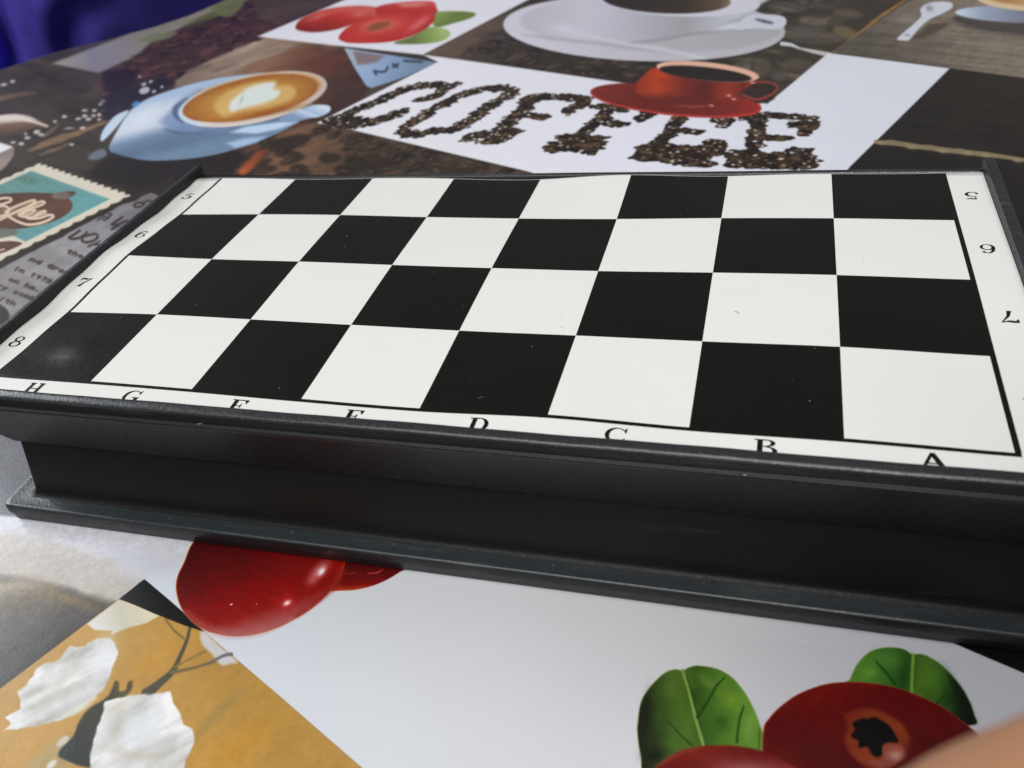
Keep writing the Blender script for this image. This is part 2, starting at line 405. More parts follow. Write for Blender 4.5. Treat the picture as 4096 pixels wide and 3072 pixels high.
    a.poly(q('U', (560, 560), (640, 470), (760, 350), (900, 270), (1400, 560), (1100, 640), (900, 670), (700, 660)), (118, 140, 176), 26, .8)
    a.stroke(q('U', (795, 350), (700, 430), (700, 500), (760, 560)), [6, 18, 18, 8], (78, 96, 128), 14, .9, smooth=True)
    a.stroke(q('U', (600, 620), (760, 660), (960, 650)), [4, 12, 4], (84, 100, 124), 12, .8, smooth=True)
    a.poly(q('U', (1170, 650), (1300, 600), (1600, 560), (1760, 560), (1600, 620), (1400, 660)), (184, 204, 228), 12)
    a.poly(q('U', (1140, 745), (1300, 700), (1480, 685), (1400, 735), (1220, 785)), (160, 186, 216), 14)
    a.poly(q('U', (1830, 430), (1930, 410), (2030, 420), (2035, 470), (1950, 515), (1850, 530), (1720, 560), (1600, 540), (1700, 470)), G(q('U', (1900, 410))[0], q('U', (1850, 550))[0], [(0, (196, 212, 228)), (.45, (160, 184, 210)), (.6, (190, 204, 222)), (1, (130, 154, 184))]), 6, smooth=True)
    ring = ellp(1011, 395, 303, 97, -12, 60)
    a.poly(ring, G((760, 420), (1290, 340), [(0, (196, 206, 220)), (.15, (218, 212, 210)), (.8, (206, 196, 188)), (1, (190, 178, 168))]), 5)
    a.poly(ellp(1009, 388, 286, 84, -12, 60), RG((1000, 395), 290, 90, -12, [(0, (190, 150, 96)), (.55, (182, 134, 66)), (.8, (168, 114, 50)), (.93, (156, 100, 52)), (1, (198, 168, 130))]), 5)
    a.blob(q('U', (1500, 480))[0], 190, 15, -12, (148, 86, 32), .8)
    a.blob(q('U', (1250, 200))[0], 170, 12, -14, (160, 100, 38), .7)
    a.poly(q('U', (1120, 515), (1040, 440), (1050, 370), (1150, 290), (1320, 225), (1560, 195), (1570, 235), (1700, 240), (1740, 300), (1690, 370), (1500, 430), (1250, 465)), (206, 172, 110), 20, .9, smooth=True)
    a.poly(q('U', (1180, 470), (1170, 390), (1240, 320), (1340, 250), (1480, 212), (1560, 215), (1550, 270), (1600, 285), (1570, 350), (1440, 400), (1280, 440)), (210, 218, 214), 16, smooth=True)
    a.blob(q('U', (1270, 360))[0], 6, 26, 20, (160, 160, 130), .6)
    a.poly(q('U', (50, 700), (80, 620), (170, 510), (270, 460), (290, 470), (200, 590), (110, 690), (60, 730)), (190, 204, 222), 7, smooth=True)
    a.poly(q('U', (-60, 880), (0, 820), (80, 800), (100, 850), (20, 890)), (108, 114, 128), 8, smooth=True)
    a.poly(q('U', (310, 410), (350, 375), (400, 385), (350, 430)), (96, 134, 190), 8)
    # ---- pale blue packet
    pk = q('B', (755, 380), (1510, 505), (1250, 622), (975, 710), (935, 690), (850, 560))
    a.poly(pk, G(q('B', (800, 420))[0], q('B', (1300, 600))[0], [(0, (164, 172, 186)), (.3, (150, 170, 202)), (1, (116, 138, 164))]), 6)
    a.poly(q('B', (830, 410), (1080, 450), (1010, 500), (900, 520), (860, 520)), (124, 104, 98), 12, .8, jit=5)
    for st in ([(1000, 572), (1050, 580), (1090, 575), (1110, 540)], [(1000, 572), (1015, 600)], [(1150, 515), (1185, 540)], [(1150, 540), (1190, 515)], [(1240, 490), (1380, 500)]):
        a.stroke(q('B', *st), 9, (58, 66, 84), 6)
    # ---- background beans round the big white cup, with its gold rim line
    bg_ = q('F', (1691, 219), (2130, -12), (2500, -260), (3300, -260), (3640, 0), (3325, 206), (3313, 225), (3070, 417))
    a.poly(bg_, G((1700, 200), (3300, 100), [(0, (86, 74, 62)), (.25, (60, 52, 46)), (.6, (44, 39, 36)), (1, (64, 56, 48))]), 6)
    scatter(a, q('F', (1750, 230), (2150, 40), (2500, 240), (3060, 400), (2400, 310)), 90, 6.5, 4.5, [(66, 57, 48), (50, 43, 38), (80, 70, 58), (42, 37, 34)], 1.8, 23, .8, (112, 98, 82))
    scatter(a, q('F', (3080, -60), (3500, -60), (3330, 190), (3060, 400), (2700, 300), (3100, 200)), 44, 13, 8, [(78, 70, 60), (64, 57, 50), (86, 79, 70), (50, 45, 40)], 3, 24, .8, (124, 114, 100))
    for x, y, w_, h_, an, c in [(520, 165, 110, 34, 8, (108, 99, 86)), (800, 105, 120, 34, 8, (92, 84, 74)), (780, 260, 105, 44, 20, (116, 100, 74)), (470, 265, 90, 34, 0, (88, 82, 78)), (560, 330, 110, 30, 0, (78, 70, 62)), (400, 515, 120, 38, 5, (84, 76, 66)), (600, 40, 110, 30, 0, (80, 74, 64)), (240, 620, 60, 26, 0, (84, 80, 80))]:
        p = q('D', (x, y))[0]; a.poly(ellp(p[0], p[1], w_ * .5, h_ * .5, an, 18), c, 14, .8)
    a.stroke(q('D', (690, 420), (860, 290), (1060, 130), (1290, -20)), [8, 11, 12, 10], (150, 112, 66), 7, jit=3, js=9)
    a.poly(q('B', (1400, 440), (1800, 220), (2240, 30), (2400, 60), (1900, 300), (1650, 470)), (112, 96, 78), 22, .55)
    # ---- white panel with red berries, far
    a.poly(q('F', (1030, 144), (1383, 0), (1900, -260), (2560, -260), (2130, -10), (1691, 219)), (216, 216, 226), 5)
    a.poly(q('B', (1470, 115), (1600, 92), (1800, 102), (1790, 140), (1650, 185), (1490, 215)), G(q('B', (1500, 110))[0], q('B', (1560, 200))[0], [(0, (132, 148, 84)), (1, (104, 124, 62))]), 6, smooth=True)
    a.poly(q('B', (1440, 220), (1560, 228), (1612, 270), (1560, 325), (1400, 352), (1160, 348), (1300, 290)), G(q('B', (1300, 330))[0], q('B', (1560, 260))[0], [(0, (98, 112, 64)), (.6, (134, 156, 88)), (1, (160, 178, 118))]), 7, smooth=True)
    red = lambda p0, p1: G(p0, p1, [(0, (196, 96, 84)), (.3, (184, 62, 50)), (.65, (160, 50, 38)), (1, (132, 42, 32))])
    a.poly(q('B', (365, 215), (420, 150), (620, 75), (850, 50), (1020, 62), (1100, 100), (1000, 150), (860, 185), (700, 235), (530, 258), (400, 245)), red(q('B', (640, 60))[0], q('B', (620, 250))[0]), 5, smooth=True)
    a.poly(q('B', (1020, 62), (1200, 25), (1450, 14), (1500, 60), (1480, 120), (1200, 150), (1040, 130)), red(q('B', (1240, 10))[0], q('B', (1240, 180))[0]), 5, smooth=True)
    a.poly(q('B', (1180, 35), (1330, 22), (1440, 30), (1350, 60), (1220, 62)), (206, 132, 128), 12, .8)
    a.poly(q('B', (713, 290), (790, 215), (940, 155), (1150, 105), (1350, 88), (1475, 115), (1478, 170), (1400, 240), (1250, 305), (1100, 338), (850, 345), (740, 328)), RG(q('B', (1050, 205))[0], 240, 75, -8, [(0, (196, 120, 92)), (.2, (196, 96, 78)), (.45, (186, 62, 54)), (.8, (176, 50, 44)), (1, (150, 46, 38))]), 5, smooth=True)
    a.blob(q('B', (1360, 190))[0], 60, 16, -35, (214, 120, 124), .8)
    a.poly(q('B', (940, 235), (980, 195), (1060, 175), (1125, 180), (1110, 210), (1030, 240), (960, 250)), (140, 84, 52), 8, smooth=True)
    a.blob(q('B', (560, 130))[0], 60, 12, -20, (204, 116, 100), .8)
    a.blob(q('B', (880, 120))[0], 30, 8, -10, (208, 124, 112), .7)
    # ---- big white cup
    a.poly(ellp(2577, 112, 564, 134, 1.5, 70), G((2100, 60), (2900, 220), [(0, (200, 200, 212)), (.4, (190, 188, 198)), (1, (178, 178, 186))]), 6)
    a.poly(ellp(2600, 100, 520, 108, 2, 60), G((2100, 60), (2950, 180), [(0, (186, 182, 190)), (.3, (196, 194, 206)), (.55, (176, 174, 182)), (1, (166, 166, 172))]), 16)
    a.blob(q('C', (520, 230))[0], 70, 22, 10, (206, 206, 220), .8)
    a.stroke(q('C', (180, 280), (420, 310), (800, 350), (1200, 400), (1500, 450)), [5, 12, 14, 12, 4], (158, 152, 158), 14, .55)
    a.stroke(q('C', (620, 270), (1000, 350), (1300, 400), (1650, 470)), [4, 16, 18, 8], (206, 206, 216), 12, .6)
    a.poly(q('C', (740, 20), (790, -60), (2080, -60), (2085, 40), (2000, 110), (1750, 190), (1500, 250), (1250, 320), (1050, 340), (850, 290), (760, 200)), G(q('C', (800, 100))[0], q('C', (1800, 150))[0], [(0, (192, 191, 204)), (.35, (176, 175, 186)), (.7, (160, 160, 166)), (1, (184, 186, 196))]), 14, smooth=True)
    a.stroke(q('C', (1050, 345), (1300, 320), (1550, 265), (2000, 235)), [4, 12, 12, 4], (142, 140, 144), 12, .7)
    a.blob(q('C', (1880, 205))[0], 90, 16, -8, (206, 212, 228), .9)
    a.poly(ellp(2722, 2, 318, 60, 2, 60), (202, 202, 214), 6)
    a.poly(ellp(2666, -4, 258, 54, 2, 50), G((2450, 0), (2920, 10), [(0, (50, 43, 39)), (.6, (58, 49, 42)), (.9, (92, 76, 60)), (1, (132, 110, 92))]), 7)
    a.poly(q('D', (0, 115), (150, 108), (270, 125), (302, 165), (280, 210), (210, 232), (60, 225), (-120, 230)), (196, 198, 210), 6, smooth=True)
    a.stroke(q('D', (60, 150), (120, 165), (185, 180)), [8, 14, 10], (86, 88, 100), 8)
    a.stroke(q('D', (265, 350), (340, 360), (400, 385)), [16, 14, 8], (196, 198, 204), 6)
    a.stroke(q('D', (390, 385), (500, 410), (645, 440)), [6, 14, 18], (184, 182, 182), 6)
    # ---- COFFEE panel
    pan = q('F', (1268, 492), (1751, 249), (1691, 219), (3070, 415), (3313, 212), (3800, 273), (3400, 668), (3330, 760), (2500, 800), (2104, 684), (1408, 520))
    a.poly(pan, G((1600, 300), (3500, 500), [(0, (218, 217, 226)), (.5, (213, 214, 226)), (1, (206, 209, 219))]), 5)
    L = lambda k, *p: q(k, *p)
    bl = 1.9
    beans(a, spline(L('B', (1640, 692), (1400, 690), (1200, 735), (1080, 800), (920, 860), (780, 920), (660, 970), (800, 1010), (950, 985), (1100, 950), (1235, 890)), 6, False), 2.9, 3.4, bl, 1, 1.3)
    beans(a, L('B', (1600, 700), (1480, 780), (1330, 815)), 2.2, 3.4, bl, 2, 1.3)
    beans(a, L('B', (660, 975), (900, 985), (960, 990)), 4.0, 4, bl, 3, 1.3)
    beans(a, spline(L('B', (1900, 712), (1720, 760), (1600, 815), (1480, 880), (1350, 960), (1230, 1035), (1310, 1080), (1460, 1060), (1620, 1040), (1750, 985), (1850, 910), (1950, 840), (2060, 775), (2110, 745), (2030, 718), (1900, 712)), 4, False), 2.6, 3.4, bl, 4, 1.3)
    beans(a, L('C', (190, 815), (300, 775), (450, 780), (600, 790), (700, 790)), 2.6, 3.8, bl, 5, 1.3)
    beans(a, L('C', (690, 800), (620, 860), (530, 900)), 2.4, 3.6, bl, 6, 1.3)
    beans(a, L('C', (260, 790), (200, 870), (120, 940), (50, 1010), (-30, 1060)), 2.4, 3.6, bl, 7, 1.3)
    beans(a, L('C', (180, 925), (370, 945)), 1.8, 3.4, bl, 8, 1.3)
    beans(a, L('B', (1745, 1125), (1850, 1075), (2000, 1085), (2155, 1055)), 2.4, 3.6, bl, 9, 1.3)
    beans(a, L('B', (1880, 1140), (2000, 1130), (2080, 1110)), 1.8, 3.4, bl, 10, 1.3)
    beans(a, L('C', (770, 855), (870, 865), (1000, 890)), 2.2, 3.4, bl, 11)
    beans(a, L('C', (1200, 905), (1150, 940), (1110, 965)), 2.4, 3.6, bl, 12)
    beans(a, L('C', (860, 880), (830, 960), (740, 1010), (680, 1060), (600, 1120)), 2.5, 3.6, bl, 13)
    beans(a, L('C', (760, 965), (860, 990), (1000, 1003)), 1.9, 3.4, bl, 14)
    beans(a, L('C', (400, 1205), (560, 1180), (760, 1205)), 3.4, 4.6, bl, 15)
    beans(a, L('C', (500, 1100), (640, 1110), (820, 1120)), 2.6, 4.2, bl, 16)
    beans(a, L('C', (450, 1150), (600, 1150), (790, 1160)), 2.4, 3.6, bl, 36)
    beans(a, L('C', (1450, 950), (1390, 1040), (1330, 1110), (1240, 1170)), 2.8, 3.8, bl, 17, .86)
    beans(a, L('C', (1400, 1050), (1500, 1050), (1620, 1062)), 1.9, 3.6, bl, 18, .86)
    beans(a, L('C', (1740, 970), (1860, 965), (1790, 1010)), 2.0, 3.6, bl, 19, .86)
    beans(a, L('C', (1150, 1180), (1300, 1180), (1450, 1200), (1640, 1215)), 3.0, 4.6, bl, 20, .86)
    beans(a, L('C', (1100, 1265), (1300, 1265), (1500, 1300), (1690, 1320)), 3.0, 4.6, bl, 21, .86)
    beans(a, L('C', (1120, 1225), (1300, 1225), (1450, 1250), (1670, 1265)), 2.6, 4.0, bl, 37, .86)
    beans(a, L('D', (-140, 1280), (50, 1290), (250, 1295), (490, 1300)), 2.6, 4.0, bl, 38, .86)
    beans(a, L('C', (1640, 1200), (1700, 1150), (1770, 1140), (1720, 1250)), 2.4, 4.2, bl, 22, .86)
    beans(a, L('D', (-40, 950), (150, 925), (300, 935), (490, 950)), 2.6, 4, bl, 23, .86)
    beans(a, L('D', (500, 970), (490, 1030), (420, 1075)), 2.3, 4, bl, 24, .86)
    beans(a, L('D', (360, 1000), (450, 1010)), 2.0, 3.6, bl, 25, .86)
    beans(a, L('D', (90, 950), (60, 1050), (50, 1150), (20, 1220)), 2.7, 3.8, bl, 26, .86)
    beans(a, L('D', (60, 1095), (200, 1110), (330, 1110)), 1.8, 3.6, bl, 27, .86)
    beans(a, L('D', (-140, 1240), (50, 1255), (250, 1260), (490, 1270)), 3.0, 4.6, bl, 28, .86)
    beans(a, L('D', (-150, 1320), (100, 1330), (480, 1325)), 3.0, 4.6, bl, 29, .86)
    beans(a, L('D', (330, 1230), (400, 1205), (460, 1215)), 2.2, 4, bl, 30, .86)
    # ---- red cup
    a.poly(q('D', (-120, 650), (60, 630), (235, 690), (200, 800), (60, 840), (-60, 780)), (52, 40, 38), 10, .9)
    a.poly(ellp(2703, 402, 344, 61, 5.5, 60), G((2380, 360), (3040, 450), [(0, (116, 44, 34)), (.4, (104, 38, 32)), (.7, (112, 38, 32)), (1, (150, 48, 42))]), 5)
    e_ = ellp(2703, 401, 340, 58, 5.5, 72); a.stroke(np.r_[e_[-3:], e_[:40]], [9, 10, 8, 8, 7, 4], (172, 62, 54), 5)
    a.poly(q('C', (1265, 545), (1150, 610), (1095, 690), (1110, 760), (1250, 800), (1500, 815), (1750, 800), (1930, 745), (2060, 640), (1900, 640), (1500, 600)), G(q('C', (1100, 700))[0], q('C', (2000, 720))[0], [(0, (138, 50, 32)), (.18, (168, 64, 34)), (.45, (112, 42, 32)), (.62, (92, 36, 30)), (.8, (140, 52, 36)), (1, (104, 38, 32))]), 7, smooth=True)
    a.blob(q('C', (1290, 600))[0], 50, 14, 10, (184, 74, 34), .7)
    a.blob(q('C', (1400, 800))[0], 170, 16, 4, (78, 34, 30), .7)
    a.poly(ellp(2831, 287, 206, 37, 6, 50), (214, 172, 152), 5)
    a.poly(ellp(2822, 296, 186, 27, 6, 50), (40, 34, 32), 6)
    a.stroke(spline(q('D', (-20, 690), (60, 660), (180, 670), (230, 705), (180, 760), (60, 800), (-60, 760)), 5, False), [8, 7, 8, 9, 9, 8], (142, 62, 56), 5)
    for x, y in [(1840, 770), (1880, 797), (1700, 850), (2030, 665)]:
        p = q('C', (x, y))[0]; a.blob(p, 11, 5, 10, (226, 180, 168), .9)
    a.stroke(q('C', (1400, 850), (1550, 860), (1700, 850)), [3, 7, 3], (150, 88, 80), 7, .7)
    # ---- burlap table with spoon and second cup
    bt = q('F', (3330, 205), (3640, 0), (3900, -260), (5200, -260), (5200, 520), (4200, 325), (3800, 273))
    a.poly(bt, G((3500, 240), (3900, -60), [(0, (92, 85, 77)), (.5, (113, 104, 94)), (1, (126, 117, 106))]), 5)
    a.tex(bt, .16, 3.0, 12, -25, 9); a.tex(bt, .10, 2.0, 13, 65, 5)
    a.blob(q('D', (1260, 150))[0], 60, 25, 0, (156, 148, 138), .5)
    a.poly(q('D', (1290, 320), (1400, 240), (1450, 195), (1620, 185), (1520, 260), (1400, 310)), (82, 70, 62), 12, .9)
    a.poly(q('D', (1190, 318), (1230, 275), (1330, 190), (1385, 130), (1378, 80), (1420, 35), (1520, 15), (1625, 25), (1632, 65), (1560, 110), (1450, 160), (1370, 230), (1300, 310), (1270, 328)), (196, 200, 210), 6, smooth=True)
    a.blob(q('D', (1450, 70))[0], 18, 14, 20, (128, 132, 142), .9)
    a.blob(q('D', (1275, 285))[0], 14, 5, 10, (120, 112, 118), .7)
    a.poly(ellp(4150, 96, 340, 58, 3, 50), (74, 68, 66), 16, .95)
    a.stroke(q('D', (1650, 180), (1850, 250), (2212, 292), (2500, 300)), 5, (132, 122, 118), 8, .6)
    a.poly(ellp(4120, 62, 300, 36, 2, 50), G((3820, 60), (4150, 60), [(0, (196, 208, 226)), (.35, (150, 160, 182)), (1, (112, 116, 132))]), 8)
    a.poly(ellp(4180, 5, 272, 48, 2, 50), (206, 182, 150), 6)
    a.poly(ellp(4185, -4, 240, 36, 2, 50), G((3940, 0), (4200, 0), [(0, (166, 116, 62)), (.5, (176, 138, 96)), (1, (208, 190, 160))]), 8)
    # ---- black panel with golden line, right
    bk = q('F', (3800, 273), (4200, 325), (5200, 480), (5200, 1300), (3000, 1300), (3330, 760), (3400, 668))
    a.poly(bk, G((3800, 300), (3700, 700), [(0, (44, 40, 36)), (1, (36, 33, 31))]), 5)
    a.tex(bk, .12, 5, 14, -25, 4)
    a.stroke(q('D', (1025, 1140), (1150, 1150), (1500, 1195), (1900, 1240), (2212, 1285), (3000, 1400)), [13, 20, 22, 18, 16, 16], (126, 114, 90), 6, jit=5, js=7)
    for x, y in [(1060, 1150), (1300, 1185), (1560, 1215), (1760, 1230), (1900, 1250), (2160, 1290)]:
        a.blob(q('D', (x, y))[0], 22, 9, 10, (152, 138, 112), .8)
    # ---- postage stamp
    sm = lambda *p: to_mm(q('X', *p))
    tp, rt = sm((545, 62))[0], sm((1795, 488))[0]
    dl = sm((0, 1385))[0] - rt; dl = dl * 3.4
    ex = rt - tp; outline = []
    def scal(p0, p1, period, amp):
        d = p1 - p0; L_ = np.hypot(*d); n_ = max(1, int(round(L_ / period))); nn = np.array([-d[1], d[0]]) / L_; pts = []
        for k in range(n_):
            for t in (0, .25, .5, .75):
                tt = (k + t) / n_
                off = amp * (abs(math.cos(math.pi * (k + t))) - .5) * 2
                pts.append(p0 + d * tt + nn * off)
        return pts
    c4 = tp + dl
    outline = scal(tp, rt, 6.4, .95) + scal(rt, rt + dl, 6.4, .95) + scal(rt + dl, c4, 6.4, .95) + scal(c4, tp, 6.4, .95)
    a.poly(to_uv(np.array(outline)).astype(np.float32), (206, 200, 186), 4)
    t0, t1 = sm((440, 160))[0], sm((1520, 540))[0]
    dd = sm((380, 1115))[0] - t1
    a.poly(to_uv(np.array([t0, t1, t1 + dd * 1.02, t0 + dd * 1.0])).astype(np.float32), G(q('X', (300, 200))[0], q('X', (900, 900))[0], [(0, (104, 142, 140)), (1, (100, 152, 154))]), 4)
    for k in range(9):
        p_ = t0 + dd * (k * .125 + .02)
        a.stroke(to_uv(np.array([p_, p_ + (t1 - t0)])).astype(np.float32), 5, (124, 166, 166), 5, .45)
    a.blob(q('X', (400, 285))[0], 42, 16, 8, (84, 118, 104), .9); a.blob(q('X', (400, 285))[0], 10, 5, 8, (130, 152, 140), .8)
    a.poly(q('X', (-1200, 720), (-500, 520), (0, 480), (400, 458), (700, 465), (900, 500), (1000, 600), (960, 720), (760, 840), (420, 930), (0, 980), (-600, 1060), (-1200, 1000)), G(q('X', (300, 480))[0], q('X', (400, 950))[0], [(0, (92, 66, 56)), (.5, (100, 74, 62)), (1, (88, 64, 54))]), 5, smooth=True)
    a.poly(q('X', (720, 505), (800, 450), (950, 435), (1040, 445), (1030, 480), (960, 525), (860, 545), (740, 530)), G(q('X', (760, 540))[0], q('X', (1030, 440))[0], [(0, (126, 112, 104)), (.6, (118, 104, 98)), (1, (84, 60, 54))]), 5, smooth=True)
    a.poly(q('X', (-300, 1000), (-100, 960), (130, 950), (250, 985), (240, 1020), (120, 1060), (-100, 1090)), (112, 116, 106), 8, smooth=True)
    a.poly(q('X', (-400, 1110), (0, 1095), (180, 1095), (330, 1150), (200, 1260), (0, 1310), (-400, 1500)), (206, 200, 186), 4, smooth=True)
    a.poly(q('X', (-400, 1160), (0, 1130), (170, 1120), (305, 1155), (120, 1250), (0, 1295), (-400, 1420)), (94, 70, 60), 4, smooth=True)
    a.stroke(q('X', (-40, 1240), (20, 1245), (60, 1230)), 5, (214, 190, 170), 3)
    CRM = (212, 192, 172)
    def scr(w_, *p): a.stroke(spline(q('X', *p), 6, False), w_, CRM, 3)
    a.poly(q('X', (0, 640), (120, 650), (460, 575), (560, 600), (400, 680), (620, 700), (700, 760), (420, 800), (200, 780), (0, 820)), (150, 124, 110), 8, .65)
    scr(9, (-60, 560), (60, 535), (150, 540), (150, 575), (60, 610), (-60, 640))
    scr(9, (-60, 660), (60, 640), (130, 690), (80, 760), (-40, 790))
    scr(9, (80, 720), (240, 640), (440, 565), (490, 575), (400, 640), (230, 720), (140, 760), (0, 830), (-60, 840))
    scr(9, (230, 720), (420, 640), (560, 580), (620, 590), (560, 630), (380, 690), (260, 760), (330, 790))
    scr(8, (300, 760), (420, 700), (490, 695), (440, 740), (340, 780), (440, 790), (560, 720), (630, 705), (600, 740), (480, 780))
    scr(10, (130, 790), (240, 850), (360, 890), (460, 890), (600, 860), (720, 800), (730, 765), (660, 765), (560, 800), (430, 812), (370, 800))
    # ---- newspaper-like strip with lettering
    a.poly(q('X', (-300, 1550), (1815, 505), (2400, 230), (2400, 900), (1000, 2200), (-300, 2600)), (50, 45, 42), 8)
    np_ = q('X', (-500, 1800), (0, 1500), (600, 1180), (880, 1060), (1150, 900), (1400, 770), (1700, 620), (1880, 560), (1950, 500), (2090, 450), (2200, 490), (2500, 560), (2500, 1200), (1200, 2300), (-500, 3000))
    a.poly(np_, G(q('X', (0, 1600))[0], q('X', (2000, 500))[0], [(0, (136, 132, 132)), (.5, (142, 140, 144)), (.8, (128, 126, 134)), (1, (116, 112, 116))]), 7, jit=5, js=8)
    a.tex(np_, .14, 8, 16)
    INK = (66, 59, 58)
    def ink(w_, *p): a.stroke(spline(q('X', *p), 5, False), w_, INK, 4)
    ink(11, (1100, 975), (1020, 1030), (955, 1070), (1000, 1088), (1080, 1080)); ink(9, (1080, 1082), (1150, 1040), (1205, 1000))
    ink(10, (1250, 1030), (1160, 1060), (1130, 1110), (1200, 1135), (1300, 1110), (1350, 1060), (1320, 1020), (1250, 1030))
    ink(8, (1220, 1195), (1290, 1165), (1370, 1172)); ink(7, (1300, 1165), (1380, 1120))
    ink(11, (1690, 790), (1600, 850), (1545, 890), (1640, 885), (1750, 835)); ink(11, (1545, 955), (1590, 930), (1640, 905)); ink(8, (1640, 885), (1700, 850))
    ink(7, (1350, 830), (1400, 805), (1440, 830), (1500, 800)); ink(8, (1420, 775), (1480, 790), (1540, 750), (1500, 740))
    ink(9, (1900, 590), (1850, 620), (1880, 650), (1960, 635), (1990, 600), (1940, 585), (1900, 590)); ink(8, (1970, 600), (2030, 565), (2090, 565))
    du = np.array((18.5, 7.0)); dv = np.array((10.5, -9.5))
    def row(txt, x, y, k=1.0, wd=5.5): write(a, txt, q('X', (x, y))[0], du * k, dv * k, wd, INK, 3.5, .9)
    row('the', 915, 1275, 1.2, 8)
    row('nd Grou', 400, 1385, 1.25, 8.5)
    row('in 1972,', 180, 1510, 1.18, 8)
    row('on hm.', 110, 1660, 1.15, 8)
    row('ry comb', -60, 1745, 1.2, 8)
    row('with in', -100, 1900, 1.2, 8)
    a.poly(ellp(-20, 1255, 60, 42, 20, 24), (46, 42, 44), 8)

def paint_near(a):
    # left: dim greyish photograph of sugar and slate
    a.poly(mmp((-400, 60), (-100, 60), (-60, -60), (-70.5, -80.8), (-110, -130), (-180, -200), (-400, -200)), G(q('P', (100, -1400))[0], q('P', (0, 1000))[0], [(0, (92, 92, 98)), (.35, (80, 80, 88)), (.5, (94, 92, 98)), (1, (76, 72, 72))]), 10)
    a.poly(q('F', (-700, 2062), (0, 2062), (700, 2100), (1000, 2190), (770, 2247), (578, 2330), (300, 2300), (0, 2260), (-700, 2300)), (196, 197, 205), 14)
    a.poly(q('F', (-700, 2110), (0, 2128), (150, 2142), (300, 2190), (450, 2240), (578, 2315), (540, 2370), (430, 2430), (300, 2360), (0, 2300), (-700, 2350)), G((60, 2110), (0, 2400), [(0, (190, 188, 190)), (.25, (184, 180, 176)), (.7, (176, 170, 164)), (1, (146, 138, 120))]), 30, jit=10, js=7)
    a.poly(q('P', (-900, 200), (0, 140), (200, 120), (520, 230), (900, 340), (800, 420), (500, 600), (-50, 1060), (-900, 1600)), G(q('P', (300, 150))[0], q('P', (420, 700))[0], [(0, (150, 140, 124)), (.25, (112, 102, 84)), (.5, (84, 78, 74)), (1, (70, 67, 68))]), 44, jit=12, js=8)
    a.poly(q('P', (-300, 420), (60, 300), (420, 300), (260, 500), (60, 620), (-300, 800)), (100, 95, 92), 70, .55, jit=20, js=5)
    a.blob(q('P', (600, 320))[0], 130, 22, 18, (128, 112, 78), .7)
    gp = q('F', (-700, 1700), (200, 1700), (900, 2190), (430, 2430), (-50, 2800), (-700, 3300))
    a.tex(gp, .05, 1.6, 21)
    a.tex(q('P', (-900, 150), (0, 130), (420, 240), (800, 420), (400, 700), (-100, 1100), (-900, 1700)), .15, 1.1, 22, soft=40)
    a.tex(gp, .06, .7, 23)
    # white panel
    wp = mmp((-70.5, -80.8), (-50, -62), (-66, -40), (0, 60), (108, -62), (109.5, -68.8), (119.1, -72.7), (160, -90), (160, -210), (60, -210), (1.2, -114.4), (-23.3, -102.9), (-47.1, -91.9))
    a.poly(wp, G(q('P', (1400, 100))[0], q('S', (1500, 1300))[0], [(0, (198, 204, 214)), (.3, (202, 205, 210)), (.7, (200, 201, 206)), (1, (190, 192, 202))]), 5)
    a.poly(q('K', (900, 1560), (1250, 1500), (1500, 1600), (1400, 1700), (1160, 1760), (1000, 1720)), (190, 192, 200), 60, .8)
    a.poly(mmp((109.5, -68.8), (119.1, -72.7), (165, -92), (330, -160), (330, 70), (60, 70), (60, -48.7)), (20, 19, 22), 4)
    # ochre panel with cotton
    yp = mmp((-85.6 - 60, -113.4 - 49), (-85.6, -113.4), (-73.1, -87.2), (-58.5, -86.5), (-47.1, -91.9), (-23.3, -102.9), (1.2, -114.4), (60, -142), (60, -210), (-150, -210))
    a.poly(q('P', (-900, 1750), (0, 1022), (690, 500), (960, 300), (1330, 420), (1640, 560), (1850, 740), (2212, 1050), (2911, 1659), (3560, 2300), (-900, 2300)),
           lambda U, V, X, Y: (np.array((178, 141, 78), np.float32) + (fbm(X * .6 + Y * .6, (Y - X) * .2, 18, 31, 2)[..., None] - .5) * np.array((26, 28, 36), np.float32)), 4)
    a.blob(q('P', (1250, 800))[0], 150, 60, -40, (190, 142, 56), .5); a.blob(q('P', (1900, 1500))[0], 190, 80, -40, (180, 134, 48), .6)
    a.stroke(q('P', (1560, 1420), (1740, 1230), (1940, 1030)), [20, 40, 16], (140, 120, 82), 40, .55)
    a.poly(q('P', (180, 1659), (340, 1520), (480, 1400), (620, 1420), (560, 1659), (500, 1800), (100, 1900)), (164, 146, 108), 34, .8)
    BR = (88, 78, 56); DK = (56, 56, 46)
    a.stroke(spline(q('P', (1530, 520), (1500, 640), (1440, 780), (1390, 880), (1280, 980), (1180, 1060)), 5, False), [10, 14, 16, 22, 30, 44], (80, 76, 62), 8)
    a.stroke(spline(q('P', (1330, 455), (1390, 540), (1480, 620)), 5, False), [8, 9, 9], (120, 100, 56), 8)
    a.stroke(spline(q('P', (1400, 850), (1530, 780), (1660, 715)), 5, False), [9, 8, 8], (134, 112, 62), 8)
    a.stroke(spline(q('P', (1380, 890), (1530, 860), (1700, 810), (1800, 755), (1860, 745)), 5, False), [14, 11, 10, 12, 13], (112, 100, 72), 8)
    wht = lambda p0, p1: G(p0, p1, [(0, (206, 208, 214)), (.5, (204, 204, 204)), (1, (192, 190, 182))])
    a.poly(q('P', (1610, 590), (1640, 560), (1750, 660), (1905, 800), (1850, 820), (1780, 830), (1700, 740), (1630, 670)), (192, 190, 192), 14, smooth=True)
    a.stroke(spline(q('P', (1700, 805), (1800, 755), (1860, 745)), 4, False), [9, 12, 12], (104, 108, 108), 8)
